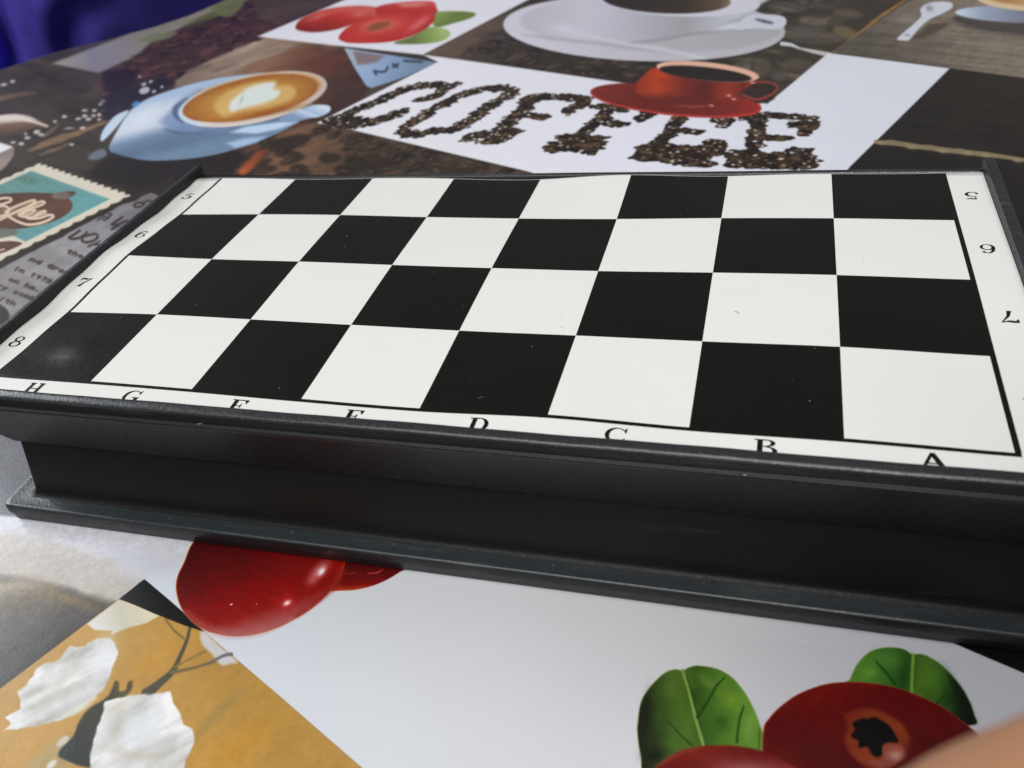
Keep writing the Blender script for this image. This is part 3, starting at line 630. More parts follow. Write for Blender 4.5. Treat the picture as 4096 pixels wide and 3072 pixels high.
    a.poly(q('P', (700, 500), (830, 400), (960, 300), (1100, 350), (1290, 430), (1180, 490), (1040, 530), (890, 590), (900, 555), (760, 545)), G(q('P', (760, 530))[0], q('P', (1200, 400))[0], [(0, (202, 202, 202)), (.5, (190, 186, 170)), (1, (206, 198, 176))]), 7, jit=2, js=3)
    a.poly(q('P', (960, 300), (1160, 140), (1340, 290), (1500, 430), (1640, 562), (1480, 510), (1250, 420), (1080, 345)), (17, 17, 21), 3.5)
    # dark calyx, cotton tufts
    a.poly(q('P', (470, 1560), (500, 1490), (590, 1400), (640, 1280), (720, 1180), (860, 1090), (900, 1020), (925, 960), (955, 970), (960, 1040), (1010, 1030), (1030, 970), (1065, 960), (1050, 1040), (960, 1120), (860, 1200), (820, 1300), (760, 1480), (740, 1640), (640, 1640), (540, 1600)), G(q('P', (950, 1000))[0], q('P', (600, 1600))[0], [(0, (84, 76, 52)), (.3, (62, 62, 52)), (1, (52, 58, 54))]), 10, smooth=True)
    t1 = q('P', (35, 1355), (90, 1300), (40, 1255), (160, 1175), (165, 1100), (140, 1040), (210, 990), (300, 860), (340, 825), (480, 780), (560, 670), (600, 680), (680, 680), (790, 620), (880, 615), (930, 660), (950, 730), (900, 850), (870, 960), (820, 1050), (700, 1140), (600, 1210), (480, 1280), (330, 1310), (150, 1350))
    def cot(U, V, X, Y):
        n_ = fbm(X, Y, 5.5, 41, 4)[..., None] - .5
        return np.array((200, 200, 200), np.float32) + n_ * np.array((70, 72, 80), np.float32) + (fbm((X + Y) * .35, (Y - X) * 1.6, 4.2, 43, 3)[..., None] - .5) * np.array((46, 48, 54), np.float32)
    a.poly(t1, cot, 8, jit=9, js=2.6)
    a.blob(q('P', (820, 780))[0], 45, 110, 20, (212, 214, 222), .8); a.blob(q('P', (420, 1100))[0], 110, 24, -35, (184, 182, 172), .7); a.blob(q('P', (500, 950))[0], 110, 20, -38, (190, 188, 180), .7)
    a.stroke(spline(q('P', (520, 1240), (640, 1180), (760, 1090)), 5, False), [18, 30, 20], (204, 202, 192), 16, .8)
    t2 = q('P', (720, 1659), (715, 1560), (750, 1440), (800, 1280), (850, 1130), (950, 1090), (1050, 1070), (1200, 1065), (1300, 1050), (1365, 1045), (1390, 1120), (1430, 1180), (1470, 1260), (1480, 1300), (1545, 1350), (1560, 1450), (1540, 1520), (1500, 1600), (1460, 1700), (1400, 1900), (760, 1900))
    a.poly(t2, cot, 8, jit=9, js=2.6)
    a.blob(q('P', (1120, 1330))[0], 110, 80, -20, (208, 212, 218), .9); a.blob(q('P', (940, 1330))[0], 34, 90, 15, (180, 176, 166), .8); a.blob(q('P', (1330, 1450))[0], 70, 30, -30, (188, 188, 188), .8)
    a.blob(q('P', (1100, 1560))[0], 120, 22, 10, (186, 178, 164), .7); a.blob(q('P', (950, 1160))[0], 60, 22, -30, (196, 190, 176), .6)
    a.poly(ellp(*q('P', (505, 1445))[0], 30, 14, -40, 20), (186, 182, 168), 10); a.poly(ellp(*q('P', (415, 1630))[0], 24, 12, -40, 20), (200, 198, 190), 9)
    # berries at the upper left of the white panel
    b2 = q('Q', (640, 230), (700, 150), (760, -60), (1000, -160), (1260, -60), (1270, 40), (1200, 85), (1100, 145), (980, 195), (850, 225), (740, 232))
    a.poly(b2, G(q('Q', (900, -40))[0], q('Q', (900, 230))[0], [(0, (60, 8, 10)), (.45, (88, 12, 12)), (.8, (120, 22, 20)), (1, (176, 62, 34))]), 5, smooth=True)
    a.stroke(spline(q('Q', (945, 92), (1000, 92), (1040, 80), (1068, 62)), 4, False), [3, 6, 3], (178, 70, 62), 4); a.stroke(q('Q', (740, 90), (800, 98), (860, 84)), [3, 4, 3], (160, 50, 46), 4, .8)
    b1 = q('P', (1415, 230), (1425, 120), (1480, 0), (1560, -170), (1800, -400), (2400, -500), (2760, -300), (2775, -50), (2755, 70), (2665, 225), (2510, 375), (2300, 500), (2150, 560), (2010, 592), (1880, 600), (1760, 585), (1640, 548), (1530, 470), (1450, 360))
    a.poly(b1, (206, 140, 60), 4, smooth=True)
    b1i = np.array([(u + (960 - u) * .006 + 1.5, v + (2330 - v) * .006) for u, v in b1], np.float32)
    a.poly(b1i, G(q('P', (1700, -150))[0], q('P', (1950, 600))[0], [(0, (70, 14, 10)), (.35, (98, 20, 12)), (.62, (126, 20, 14)), (.8, (136, 28, 24)), (.93, (158, 76, 76)), (1, (166, 84, 84))]), 6, smooth=True)
    a.stroke(spline(q('P', (1500, 400), (1640, 520), (1850, 580), (2100, 560), (2350, 460)), 5, False), [8, 24, 30, 20, 6], (172, 112, 112), 30, .55)
    a.stroke(spline(q('Q', (740, 60), (690, 170), (560, 290), (380, 430)), 5, False), [20, 24, 22, 10], (140, 44, 38), 26, .8)
    a.blob(q('Q', (560, 70))[0], 55, 26, -45, (206, 130, 140), .85); a.blob(q('Q', (575, 80))[0], 22, 12, -50, (250, 240, 244), 1.0)
    a.blob(q('Q', (500, 150))[0], 30, 22, -45, (190, 110, 124), .5)
    a.blob(q('Q', (298, 330))[0], 46, 40, -30, (168, 40, 48), .8); a.blob(q('Q', (298, 332))[0], 18, 11, -30, (250, 226, 216), 1.0)
    a.poly(ellp(*q('P', (1860, 343))[0], 7, 4, -15, 10), (230, 150, 150), 4); a.poly(ellp(*q('P', (2065, 338))[0], 2.5, 2.5, 0, 8), (220, 150, 150), 3)
    # lower right: leaves and berries
    l1 = q('R', (1200, 1760), (1128, 1560), (1102, 1380), (1105, 1290), (1130, 1130), (1190, 1025), (1260, 945), (1335, 885), (1410, 864), (1468, 873), (1520, 848), (1590, 834), (1720, 852), (1820, 895), (1900, 960), (1990, 1080), (2050, 1200), (2100, 1330), (2150, 1500), (2180, 1750), (1700, 1850))
    a.poly(l1, (150, 170, 110), 5, smooth=True)
    l1i = np.array([(u + (2800 - u) * .012, v + (2900 - v) * .008) for u, v in l1], np.float32)
    a.poly(l1i, G(q('R', (1110, 1300))[0], q('R', (2050, 1200))[0], [(0, (34, 38, 24)), (.12, (44, 58, 30)), (.3, (74, 100, 40)), (.45, (78, 108, 40)), (.55, (60, 92, 34)), (.75, (86, 126, 46)), (1, (104, 146, 58))]), 5, smooth=True)
    for x, y, w_, h_, an, c, al in [(1680, 970, 120, 60, 35, (96, 130, 56), .8), (1560, 1080, 60, 90, -20, (44, 76, 28), .8), (1860, 1110, 110, 60, 40, (116, 148, 48), .8), (1780, 1300, 90, 90, 0, (52, 86, 34), .7), (2010, 1330, 50, 130, 5, (116, 156, 70), .8), (1400, 1010, 90, 60, -30, (86, 112, 50), .7), (1300, 1250, 60, 90, 10, (62, 90, 40), .7), (1480, 1380, 60, 80, -35, (84, 116, 48), .7), (1400, 1460, 70, 50, -20, (78, 112, 44), .8), (1230, 1560, 90, 60, 0, (30, 34, 24), .9), (1170, 1250, 28, 200, 5, (32, 36, 26), .8)]:
        a.blob(q('R', (x, y))[0], w_ * .5, h_ * .5, an, c, al)
    a.stroke(spline(q('R', (1468, 873), (1520, 1040), (1570, 1250), (1640, 1490)), 5, False), [11, 12, 12, 12], (124, 154, 76), 4)
    a.stroke(spline(q('R', (1500, 920), (1560, 1120), (1620, 1330)), 5, False), [3, 8, 3], (40, 66, 26), 8, .8)
    a.stroke(spline(q('R', (1590, 1250), (1680, 1110), (1740, 1000), (1810, 930)), 5, False), [14, 9, 9, 5], (38, 66, 22), 6, .9)
    a.stroke(spline(q('R', (1905, 1450), (1925, 1280), (1960, 1160)), 5, False), [10, 10, 6], (40, 70, 24), 6, .9)
    a.stroke(spline(q('R', (1550, 1480), (1430, 1370), (1300, 1210)), 5, False), [10, 8, 4], (44, 70, 30), 6, .8)
    a.stroke(spline(q('R', (2090, 1340), (2080, 1500)), 5, False), [4, 6], (52, 84, 34), 5, .8)
    l2 = q('S', (800, 1000), (815, 940), (860, 840), (920, 765), (990, 715), (1090, 690), (1200, 692), (1265, 712), (1310, 742), (1390, 742), (1460, 770), (1550, 830), (1640, 920), (1720, 1020), (1780, 1130), (1815, 1230), (1825, 1310), (1600, 1300), (1200, 1200))
    a.poly(l2, (120, 150, 80), 5, smooth=True)
    l2i = np.array([(u + (3620 - u) * .010, v + (2800 - v) * .008) for u, v in l2], np.float32)
    a.poly(l2i, G(q('S', (830, 900))[0], q('S', (1800, 1100))[0], [(0, (88, 136, 46)), (.25, (72, 118, 48)), (.42, (46, 84, 32)), (.55, (78, 110, 40)), (.72, (60, 98, 36)), (.85, (34, 52, 28)), (1, (26, 30, 26))]), 5, smooth=True)
    for x, y, w_, h_, an, c, al in [(1130, 790, 110, 60, 20, (88, 138, 58), .8), (960, 890, 80, 70, -20, (106, 152, 62), .8), (1250, 900, 50, 130, 10, (42, 80, 30), .8), (1450, 930, 110, 110, 40, (86, 128, 44), .7), (1600, 1180, 70, 60, 0, (54, 86, 38), .7), (1690, 1050, 34, 190, -30, (26, 36, 24), .8)]:
        a.blob(q('S', (x, y))[0], w_ * .5, h_ * .5, an, c, al)
    a.stroke(spline(q('S', (1322, 745), (1312, 900), (1308, 1060)), 4, False), [11, 12, 13], (112, 156, 62), 4)
    a.stroke(spline(q('S', (1020, 800), (1100, 890), (1175, 980)), 4, False), [5, 9, 12], (34, 68, 24), 6, .9)
    a.stroke(spline(q('S', (1590, 1060), (1540, 1110), (1500, 1150)), 4, False), [4, 7, 9], (36, 64, 28), 6, .9)
    b4 = q('S', (60, 1900), (100, 1600), (115, 1345), (160, 1260), (250, 1165), (400, 1062), (600, 988), (800, 966), (980, 975), (1150, 1005), (1300, 1050), (1520, 1148), (1700, 1270), (1900, 1450), (2000, 1700), (1900, 2100), (900, 2300))
    a.poly(b4, (172, 84, 60), 5, smooth=True)
    b4i = np.array([(u + (3560 - u) * .008, v + (2950 - v) * .008) for u, v in b4], np.float32)
    a.poly(b4i, G(q('S', (700, 960))[0], q('S', (900, 1700))[0], [(0, (116, 28, 22)), (.25, (98, 20, 15)), (.6, (96, 24, 19)), (1, (84, 20, 16))]), 6, smooth=True)
    a.blob(q('S', (400, 1500))[0], 130, 60, 20, (84, 24, 22), .6)
    og = q('S', (760, 1230), (800, 1215), (900, 1180), (960, 1174), (1030, 1190), (1120, 1230), (1220, 1300), (1290, 1400), (1300, 1480), (1260, 1570), (1180, 1650), (1020, 1680), (900, 1620), (800, 1520), (770, 1430), (790, 1330))
    a.poly(og, G(q('S', (800, 1200))[0], q('S', (1280, 1550))[0], [(0, (112, 42, 28)), (.5, (142, 64, 36)), (.8, (134, 60, 36)), (1, (100, 36, 28))]), 20, smooth=True)
    a.poly(q('S', (835, 1300), (900, 1262), (960, 1262), (1010, 1250), (1080, 1285), (1120, 1310), (1165, 1370), (1200, 1450), (1120, 1452), (1078, 1480), (1075, 1550), (1020, 1570), (975, 1530), (950, 1490), (885, 1495), (880, 1440), (822, 1405), (850, 1350)), (24, 17, 19), 9, smooth=True)
    a.poly(q('S', (1080, 1480), (1230, 1480), (1240, 1560), (1160, 1640), (1040, 1660), (960, 1600), (1070, 1585)), (150, 84, 72), 12, .8, smooth=True)
    a.blob(q('S', (1180, 1560))[0], 34, 24, 0, (196, 150, 140), .8)
    b3 = q('R', (1100, 2000), (1160, 1760), (1240, 1659), (1400, 1545), (1520, 1500), (1650, 1480), (1780, 1476), (1900, 1482), (2040, 1505), (2160, 1545), (2380, 1660), (2600, 1850), (2700, 2200), (1400, 2400))
    a.poly(b3, G(q('R', (1800, 1480))[0], q('R', (1900, 1900))[0], [(0, (116, 34, 26)), (.3, (104, 26, 22)), (1, (140, 60, 60))]), 8, smooth=True)
    a.blob(q('R', (2000, 1700))[0], 170, 60, 8, (164, 104, 106), .8)
    a.stroke(spline(q('R', (1250, 1650), (1420, 1550), (1620, 1494)), 5, False), [8, 14, 6], (140, 78, 60), 16, .6)
    # faint sheen line, painted into the cloth's colour
    a.stroke(spline(q('S', (-200, 560), (100, 590), (500, 650), (880, 710)), 5, False), [2, 3, 4, 2], (214, 218, 224), 5, .5)

def to_image(name, art, gain):
    lum = art.img.mean(2) / 255.0
    k = np.clip(1.3 * (.80 - lum), .0, 1)
    t = (fbm(art.X, art.Y, 1.3, 61, 2) - .5) * .16 + (fbm(art.X, art.Y, 9, 65, 4) - .5) * .24 + (fbm(art.X * .5, art.Y * 2.2, .9, 71, 2) - .5) * .10
    art.img *= (1 + t * k)[..., None]
    c = np.clip(art.img / 255.0, 0, 1)
    lin = np.where(c <= .04045, c / 12.92, ((c + .055) / 1.055) ** 2.4)
    lin = np.maximum(lin ** 1.08 * gain - .006, 0)
    n = (np.random.RandomState(1).rand(art.h, art.w, 1).astype(np.float32) - .5) * .05
    lin = np.clip(lin * (1 + n) + .0015, 0, .86)
    enc = np.where(lin <= .0031308, lin * 12.92, 1.055 * lin ** (1 / 2.4) - .055)
    px = np.ones((art.h, art.w, 4), np.float32); px[..., :3] = enc
    im = bpy.data.images.new(name, art.w, art.h, alpha=False)
    im.pixels.foreach_set(px.ravel()); im.update(); im.pack()
    return im

GAIN = 1.17
artF = Art(-540, 430, 2, 560, .36); paint(artF, True); imF = to_image("print_far", artF, GAIN)
artN = Art(-260, 260, -200, 30, .16); paint(artN, False); imN = to_image("print_near", artN, GAIN)

def cloth_mat(name, im):
    m = bpy.data.materials.new(name); m.use_nodes = True
    N = m.node_tree.nodes; L = m.node_tree.links; b = N["Principled BSDF"]
    t = N.new("ShaderNodeTexImage"); t.image = im; t.interpolation = 'Linear'; t.extension = 'MIRROR'
    uv = N.new("ShaderNodeUVMap"); uv.uv_map = "print"
    L.new(uv.outputs["UV"], t.inputs["Vector"]); L.new(t.outputs["Color"], b.inputs["Base Color"])
    b.inputs["Roughness"].default_value = .34; b.inputs["Specular IOR Level"].default_value = .42
    tc = N.new("ShaderNodeTexCoord")
    n1 = N.new("ShaderNodeTexNoise"); n1.inputs["Scale"].default_value = 9; n1.inputs["Detail"].default_value = 3
    n2 = N.new("ShaderNodeTexNoise"); n2.inputs["Scale"].default_value = 1500; n2.inputs["Detail"].default_value = 2
    L.new(tc.outputs["Object"], n1.inputs["Vector"]); L.new(tc.outputs["Object"], n2.inputs["Vector"])
    b1 = N.new("ShaderNodeBump"); b1.inputs["Strength"].default_value = .25; b1.inputs["Distance"].default_value = .006
    b2 = N.new("ShaderNodeBump"); b2.inputs["Strength"].default_value = .12; b2.inputs["Distance"].default_value = .0002
    L.new(n1.outputs["Fac"], b1.inputs["Height"]); L.new(n2.outputs["Fac"], b2.inputs["Height"])
    L.new(b1.outputs["Normal"], b2.inputs["Normal"]); L.new(b2.outputs["Normal"], b.inputs["Normal"])
    mr = N.new("ShaderNodeMapRange"); mr.inputs["From Min"].default_value = .3; mr.inputs["From Max"].default_value = .7
    mr.inputs["To Min"].default_value = .28; mr.inputs["To Max"].default_value = .42
    L.new(n1.outputs["Fac"], mr.inputs["Value"]); L.new(mr.outputs["Result"], b.inputs["Roughness"])
    return m

# ---------------------------------------------------------------- tablecloth (print side up), draping over the table's left edge
edge = [(-700, -120), (-590, 80), (-540, 200), (-466, 318), (-448, 350), (-420, 376), (-394, 402), (-379, 430), (-371, 467), (-350, 520), (-300, 620), (-240, 760)]
ey = np.array([p[1] for p in edge], float); exx = np.array([p[0] for p in edge], float)
ysam = np.r_[np.arange(-260, 2, 12.), [1.0, 3.0], np.arange(12, 300, 12.), np.arange(300, 480, 6.), np.arange(480, 761, 20.)]
xoff = np.r_[[-52, -30, -16, -9, -4, -1], np.arange(2, 40, 6.), np.linspace(44, 1050, 76)]
def cloth_z(x, y):
    return 0.35 * (math.sin(x * .018 + y * .011) + math.sin(x * .007 - y * .023 + 1)) * min(1, max(0, (math.hypot(x, y) - 190) / 150))
V_, F_, UVm = [], [], []
nx = len(xoff)
for yy in ysam:
    xe = float(np.interp(yy, ey, exx))
    for o in xoff:
        if o >= 0:
            k = min(1, o / 6.0)
            V_.append(((xe + o) * MM, yy * MM, (-.0 + cloth_z(xe + o, yy) * k - (1 - k) * .5) * MM))
        else:
            s_ = -o; r_ = 4.0
            w_ = 2.0 * math.sin(yy * .06) + 1.5 * math.sin(yy * .023)
            V_.append(((xe - min(r_, s_) * .8 - .12 * s_ * (1 + .15 * w_)) * MM, yy * MM, (-.5 - s_ * .94) * MM))
        UVm.append((xe + o, yy))
for j in range(len(ysam) - 1):
    for i in range(nx - 1):
        F_.append((j * nx + i, j * nx + i + 1, (j + 1) * nx + i + 1, (j + 1) * nx + i))
tc_ = empty("tablecloth", (0, 0, 0), "glossy tablecloth printed with coffee cups, red berries and the word COFFEE spelled in beans", "tablecloth")
cl = mesh_obj("cloth_sheet", V_, F_, None, tc_, smooth=True)
cl.data.materials.append(cloth_mat("cloth_print_far", imF)); cl.data.materials.append(cloth_mat("cloth_print_near", imN))
uvl = cl.data.uv_layers.new(name="print")
for p in cl.data.polygons:
    near = sum(cl.data.vertices[v].co.y for v in p.vertices) / 4 < 0.0021
    p.material_index = 1 if near else 0
    A_ = artN if near else artF
    for li, v in zip(p.loop_indices, p.vertices):
        x, y = UVm[v]
        uvl.data[li].uv = ((x - A_.x0) / (A_.x1 - A_.x0), (y - A_.y0) / (A_.y1 - A_.y0))

# ---------------------------------------------------------------- table and floor under it, blue fabric beyond the edge
wood = mat("table_wood", srgb(92, 66, 48), .45, bump=.2, bscale=60, cvar=.3)
def boxv(x0, x1, y0, y1, z0, z1):
    return ([(x0, y0, z0), (x1, y0, z0), (x1, y1, z0), (x0, y1, z0), (x0, y0, z1), (x1, y0, z1), (x1, y1, z1), (x0, y1, z1)],
            [(0, 3, 2, 1), (4, 5, 6, 7), (0, 1, 5, 4), (1, 2, 6, 5), (2, 3, 7, 6), (3, 0, 4, 7)])
tb = empty("table", (0, 0, -.76), "wooden table carrying the printed tablecloth", "table")
lv = [(p[0] * MM + .006, p[1] * MM) for p in edge]
tvs = [(x, y, -.002) for x, y in lv] + [(.42, .76, -.002), (.42, -.12, -.002)]
n_ = len(tvs); tvs += [(x, y, -.032) for x, y, z in tvs]
tf = [tuple(range(n_ - 1, -1, -1)), tuple(range(n_, 2 * n_))] + [(i, (i + 1) % n_, n_ + (i + 1) % n_, n_ + i) for i in range(n_)]
mesh_obj("table_top", tvs, tf, wood, tb)
for lx, ly in ((-.55, -.02), (.36, -.06), (.36, .68), (-.2, .68)):
    v, f_ = boxv(lx - .025, lx + .025, ly - .025, ly + .025, -.76, -.033); mesh_obj("leg", v, f_, wood, tb)
v, f_ = boxv(-3, 3, -2.5, 3.5, -.80, -.76)
fl = mesh_obj("floor", v, f_, mat("floor_brown", srgb(34, 28, 30), .7, bump=.2, bscale=20, cvar=.2)); fl["kind"] = "structure"
fv, ff = [], []
nu, nv = 240, 70
for j in range(nv):
    for i in range(nu):
        s_ = i / (nu - 1); t = j / (nv - 1)
        # cloth hanging in folds from something that stands beyond the table edge
        bx = -1.45 + 1.50 * s_; by = .10 + 1.42 * s_
        L_ = s_ * 2.05
        ph = L_ * 74 + 1.9 * math.sin(L_ * 9 + 1) + 2.6 * math.sin(t * 5 + L_ * 6) + 1.5 * math.sin(L_ * 23 - t * 9) + 1.1 * math.sin(t * 15 + L_ * 31)
        fold = (abs(math.sin(ph * .5)) ** 1.5 - .5) * .075 + .018 * math.sin(ph * 2.1 + t * 6)
        amp = 1.25 if s_ < .36 else max(.12, 1 - (s_ - .36) * 7)
        fold = fold * amp + .03 * math.sin(t * 4 + L_ * 3)
        nx_, ny_ = .69, -.72
        ov = .55 * min(1, max(0, (s_ - .36) / .08)) * (t - .45)  # right part leans out, shaped so light from above leaves it dark
        fv.append((bx + nx_ * (fold + ov) + .05 * t, by + ny_ * (fold + ov), -.60 + .70 * t))
for j in range(nv - 1):
    for i in range(nu - 1):
        k = j * nu + i; ff.append((k, k + 1, k + nu + 1, k + nu))
bl_ = mesh_obj("blue_fabric", fv, ff, mat("blue_cloth", srgb(112, 102, 228), .9, .1, bump=.8, bscale=160, cvar=.25, cscale=30), smooth=True)
bl_["label"] = "dark blue fabric hanging in folds beyond the far left edge of the table"; bl_["category"] = "fabric"

# ---------------------------------------------------------------- chess box
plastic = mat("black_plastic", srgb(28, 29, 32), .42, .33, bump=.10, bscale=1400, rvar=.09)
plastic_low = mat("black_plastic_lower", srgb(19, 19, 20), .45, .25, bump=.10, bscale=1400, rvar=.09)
plastic_rim = mat("black_plastic_worn_lit_rim", srgb(38, 40, 43), .30, .7, bump=.10, bscale=1600, rvar=.10)
plastic_base = mat("black_plastic_dusty_lit_base", srgb(44, 51, 55), .32, .6, bump=.10, bscale=1600, rvar=.09)  # paler plastic for up-facing faces: brightness put into the base colour
def scratches(m, amt, lo=.60, col=(.11, .115, .12, 1)):
    N = m.node_tree.nodes; L = m.node_tree.links; b = N["Principled BSDF"]
    t = N.new("ShaderNodeTexCoord"); mp = N.new("ShaderNodeMapping"); mp.inputs["Scale"].default_value = (30, 420, 420); mp.inputs["Rotation"].default_value = (0, 0, .05)
    n = N.new("ShaderNodeTexNoise"); n.inputs["Scale"].default_value = 1.0; n.inputs["Detail"].default_value = 6; n.inputs["Roughness"].default_value = .7
    n2 = N.new("ShaderNodeTexNoise"); n2.inputs["Scale"].default_value = 55; n2.inputs["Detail"].default_value = 4
    mr = N.new("ShaderNodeMapRange"); mr.inputs["From Min"].default_value = lo; mr.inputs["From Max"].default_value = lo + .16; mr.inputs["To Max"].default_value = amt
    m2 = N.new("ShaderNodeMapRange"); m2.inputs["From Min"].default_value = .42; m2.inputs["From Max"].default_value = .68
    mu = N.new("ShaderNodeMath"); mu.operation = 'MULTIPLY'
    mx = N.new("ShaderNodeMix"); mx.data_type = 'RGBA'
    mx.inputs["A"].default_value = b.inputs["Base Color"].default_value; mx.inputs["B"].default_value = col
    L.new(t.outputs["Object"], mp.inputs["Vector"]); L.new(mp.outputs["Vector"], n.inputs["Vector"]); L.new(t.outputs["Object"], n2.inputs["Vector"])
    L.new(n.outputs["Fac"], mr.inputs["Value"]); L.new(n2.outputs["Fac"], m2.inputs["Value"])
    L.new(mr.outputs["Result"], mu.inputs[0]); L.new(m2.outputs["Result"], mu.inputs[1])
    L.new(mu.outputs["Value"], mx.inputs["Factor"]); L.new(mx.outputs["Result"], b.inputs["Base Color"])
scratches(plastic, .30, .56); scratches(plastic_low, .22, .58); scratches(plastic_rim, .5, .52); scratches(plastic_base, .55, .50)
box = empty("chess_box", (0, 0, 0), "folded black plastic magnetic chess box with chequered board top lying on printed tablecloth", "chess box")

def rrect(x0, x1, y0, y1, r, n=6):
    P = []
    for cx, cy, a0 in ((x1 - r, y0 + r, -90), (x1 - r, y1 - r, 0), (x0 + r, y1 - r, 90), (x0 + r, y0 + r, 180)):
        for k in range(n + 1):
            a = math.radians(a0 + 90 * k / n); P.append((cx + r * math.cos(a), cy + r * math.sin(a)))
    return P
def loft(rings, closed=False, cap0=False, cap1=False):
    V, F = [], []; n = len(rings[0])
    for R_ in rings: V += R_
    for k in range(len(rings) - 1):
        for i in range(n):
            j = (i + 1) % n; F.append((k * n + i, k * n + j, (k + 1) * n + j, (k + 1) * n + i))
    if cap0: F.append(tuple(range(n - 1, -1, -1)))
    if cap1: F.append(tuple((len(rings) - 1) * n + i for i in range(n)))
    return V, F
def ring(x0, x1, y0, y1, r, z): return [W(x, y, z) for x, y in rrect(x0, x1, y0, y1, r)]

# raised rim round three sides: profile (outward offset, height) swept along a U path with rounded ends
prof = [(0, -1.4), (0, 2.25), (.12, 2.62), (.4, 2.82), (.9, 2.84), (2.2, 2.66), (2.55, 2.52), (2.82, 2.26), (2.95, 1.95), (3.0, 1.6), (3.02, .1), (3.06, -.1), (3.2, -.2), (3.62, -.27), (3.8, -.38), (3.84, -.62), (3.6, -1.4)]
X0, X1, Y0 = -121.9, 122.3, -63.9
path = []
rc = 1.2
path.append(((X0, 57.2), (-1, 0)))
for yy in np.linspace(54, Y0 + rc + 2, 24): path.append(((X0, yy), (-1, 0)))
for k in range(9):
    a_ = math.radians(180 + 90 * k / 8); path.append(((X0 + rc + rc * math.cos(a_), Y0 + rc + rc * math.sin(a_)), (math.cos(a_), math.sin(a_))))
for xx in np.linspace(X0 + rc + 2, X1 - rc - 2, 60): path.append(((xx, Y0), (0, -1)))
for k in range(9):
    a_ = math.radians(270 + 90 * k / 8); path.append(((X1 - rc + rc * math.cos(a_), Y0 + rc + rc * math.sin(a_)), (math.cos(a_), math.sin(a_))))
for yy in np.linspace(Y0 + rc + 2, 54, 24): path.append(((X1, yy), (1, 0)))
path.append(((X1, 57.6), (1, 0)))
def wob(s_): return .06 * math.sin(s_ * .11) + .04 * math.sin(s_ * .31 + 1)
rings = []
acc = 0; prev = None
for (p, d) in path:
    if prev is not None: acc += math.dist(prev, p)
    prev = p
    rings.append([W(p[0] + d[0] * o, p[1] + d[1] * o, z + (wob(acc) if z > 0 else 0)) for o, z in prof])
# rounded ends: shrink rings
def endcap(base, dirn):
    out = []
    cx = sum(v[0] for v in base) / len(base); cz = W(0, 0, .2)[2]
    for t in (.2, .4, .6, .75, .87, .95, 1.0):
        k = math.sqrt(max(0, 1 - t * t)); k = max(k, .2)
        out.append([(cx + (v[0] - cx) * k, v[1] + dirn * t * 2.6 * MM, cz + (v[2] - cz) * k if v[2] > cz else v[2]) for v in base])
    return out
rings = endcap(rings[0], 1)[::-1] + rings + endcap(rings[-1], 1)
V, F = loft(rings, cap0=True, cap1=True)
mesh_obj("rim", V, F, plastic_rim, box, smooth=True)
# tray walls of the upper half, tapering in towards the seam
V, F = loft([ring(-124.5, 124.9, -66.6, 57.0, 2.2, -1.4), ring(-125.72, 126.12, -67.72, 57.1, 1.4, -.62), ring(-125.6, 126.0, -67.6, 57.1, 1.4, -.9), ring(-113.4, 118.6, -61.75, 57.0, 1.2, -16.7), ring(-113.1, 118.3, -61.45, 57.0, 1.2, -17.15), ring(-111, 116.5, -59, 56, 1.2, -17.2)], cap0=True, cap1=True)
mesh_obj("upper_tray", V, F, plastic, box)
# lower half: wall, fillet and flange
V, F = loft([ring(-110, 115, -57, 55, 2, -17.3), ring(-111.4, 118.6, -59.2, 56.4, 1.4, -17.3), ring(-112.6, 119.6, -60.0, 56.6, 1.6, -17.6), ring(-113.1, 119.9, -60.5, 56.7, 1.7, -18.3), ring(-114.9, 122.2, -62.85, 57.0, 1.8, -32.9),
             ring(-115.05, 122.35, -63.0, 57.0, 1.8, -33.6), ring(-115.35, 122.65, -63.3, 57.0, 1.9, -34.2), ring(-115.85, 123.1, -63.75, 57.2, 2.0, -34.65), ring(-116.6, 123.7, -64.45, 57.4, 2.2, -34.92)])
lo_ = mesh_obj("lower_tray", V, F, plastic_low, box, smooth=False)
V, F = loft([ring(-116.6, 123.7, -64.45, 57.4, 2.2, -34.92), ring(-120.6, 126.2, -67.2, 58, 2.0, -35.06), ring(-121.3, 126.8, -67.55, 58.6, 2.0, -35.0), ring(-121.75, 127.2, -67.95, 59.2, 2.1, -35.12), ring(-122.0, 127.45, -68.15, 59.3, 2.2, -35.4), ring(-122.1, 127.6, -68.22, 59.4, 2.2, -35.8), ring(-122.1, 127.6, -68.25, 59.4, 2.2, -37.5), ring(-122.0, 127.5, -68.2, 59.3, 2.2, -37.9), ring(-121.7, 127.2, -67.95, 59.2, 2.2, -38.2),
             ring(-121.4, 126.9, -67.7, 58.4, 2.0, -40.3), ring(-121.0, 126.4, -67.4, 57.4, 2.0, -40.75)], cap1=True)
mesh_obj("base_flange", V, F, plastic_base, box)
for nm in ("upper_tray", "lower_tray", "base_flange"):
    o = bpy.data.objects[nm]
    o.data.polygons.foreach_set("use_smooth", [True] * len(o.data.polygons))
    o.data.set_sharp_from_angle(angle=math.radians(38))
bpy.data.objects["rim"].data.set_sharp_from_angle(angle=math.radians(50))
for nm, dk in (("rim", plastic), ("base_flange", plastic)):  # steep faces get the darker plastic, so light and shade sit in the colours
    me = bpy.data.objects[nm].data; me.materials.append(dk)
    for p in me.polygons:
        if abs(p.normal.z) < .30 or (nm == "rim" and max(me.vertices[v].co.z for v in p.vertices) < LIFT + .0003): p.material_index = 1
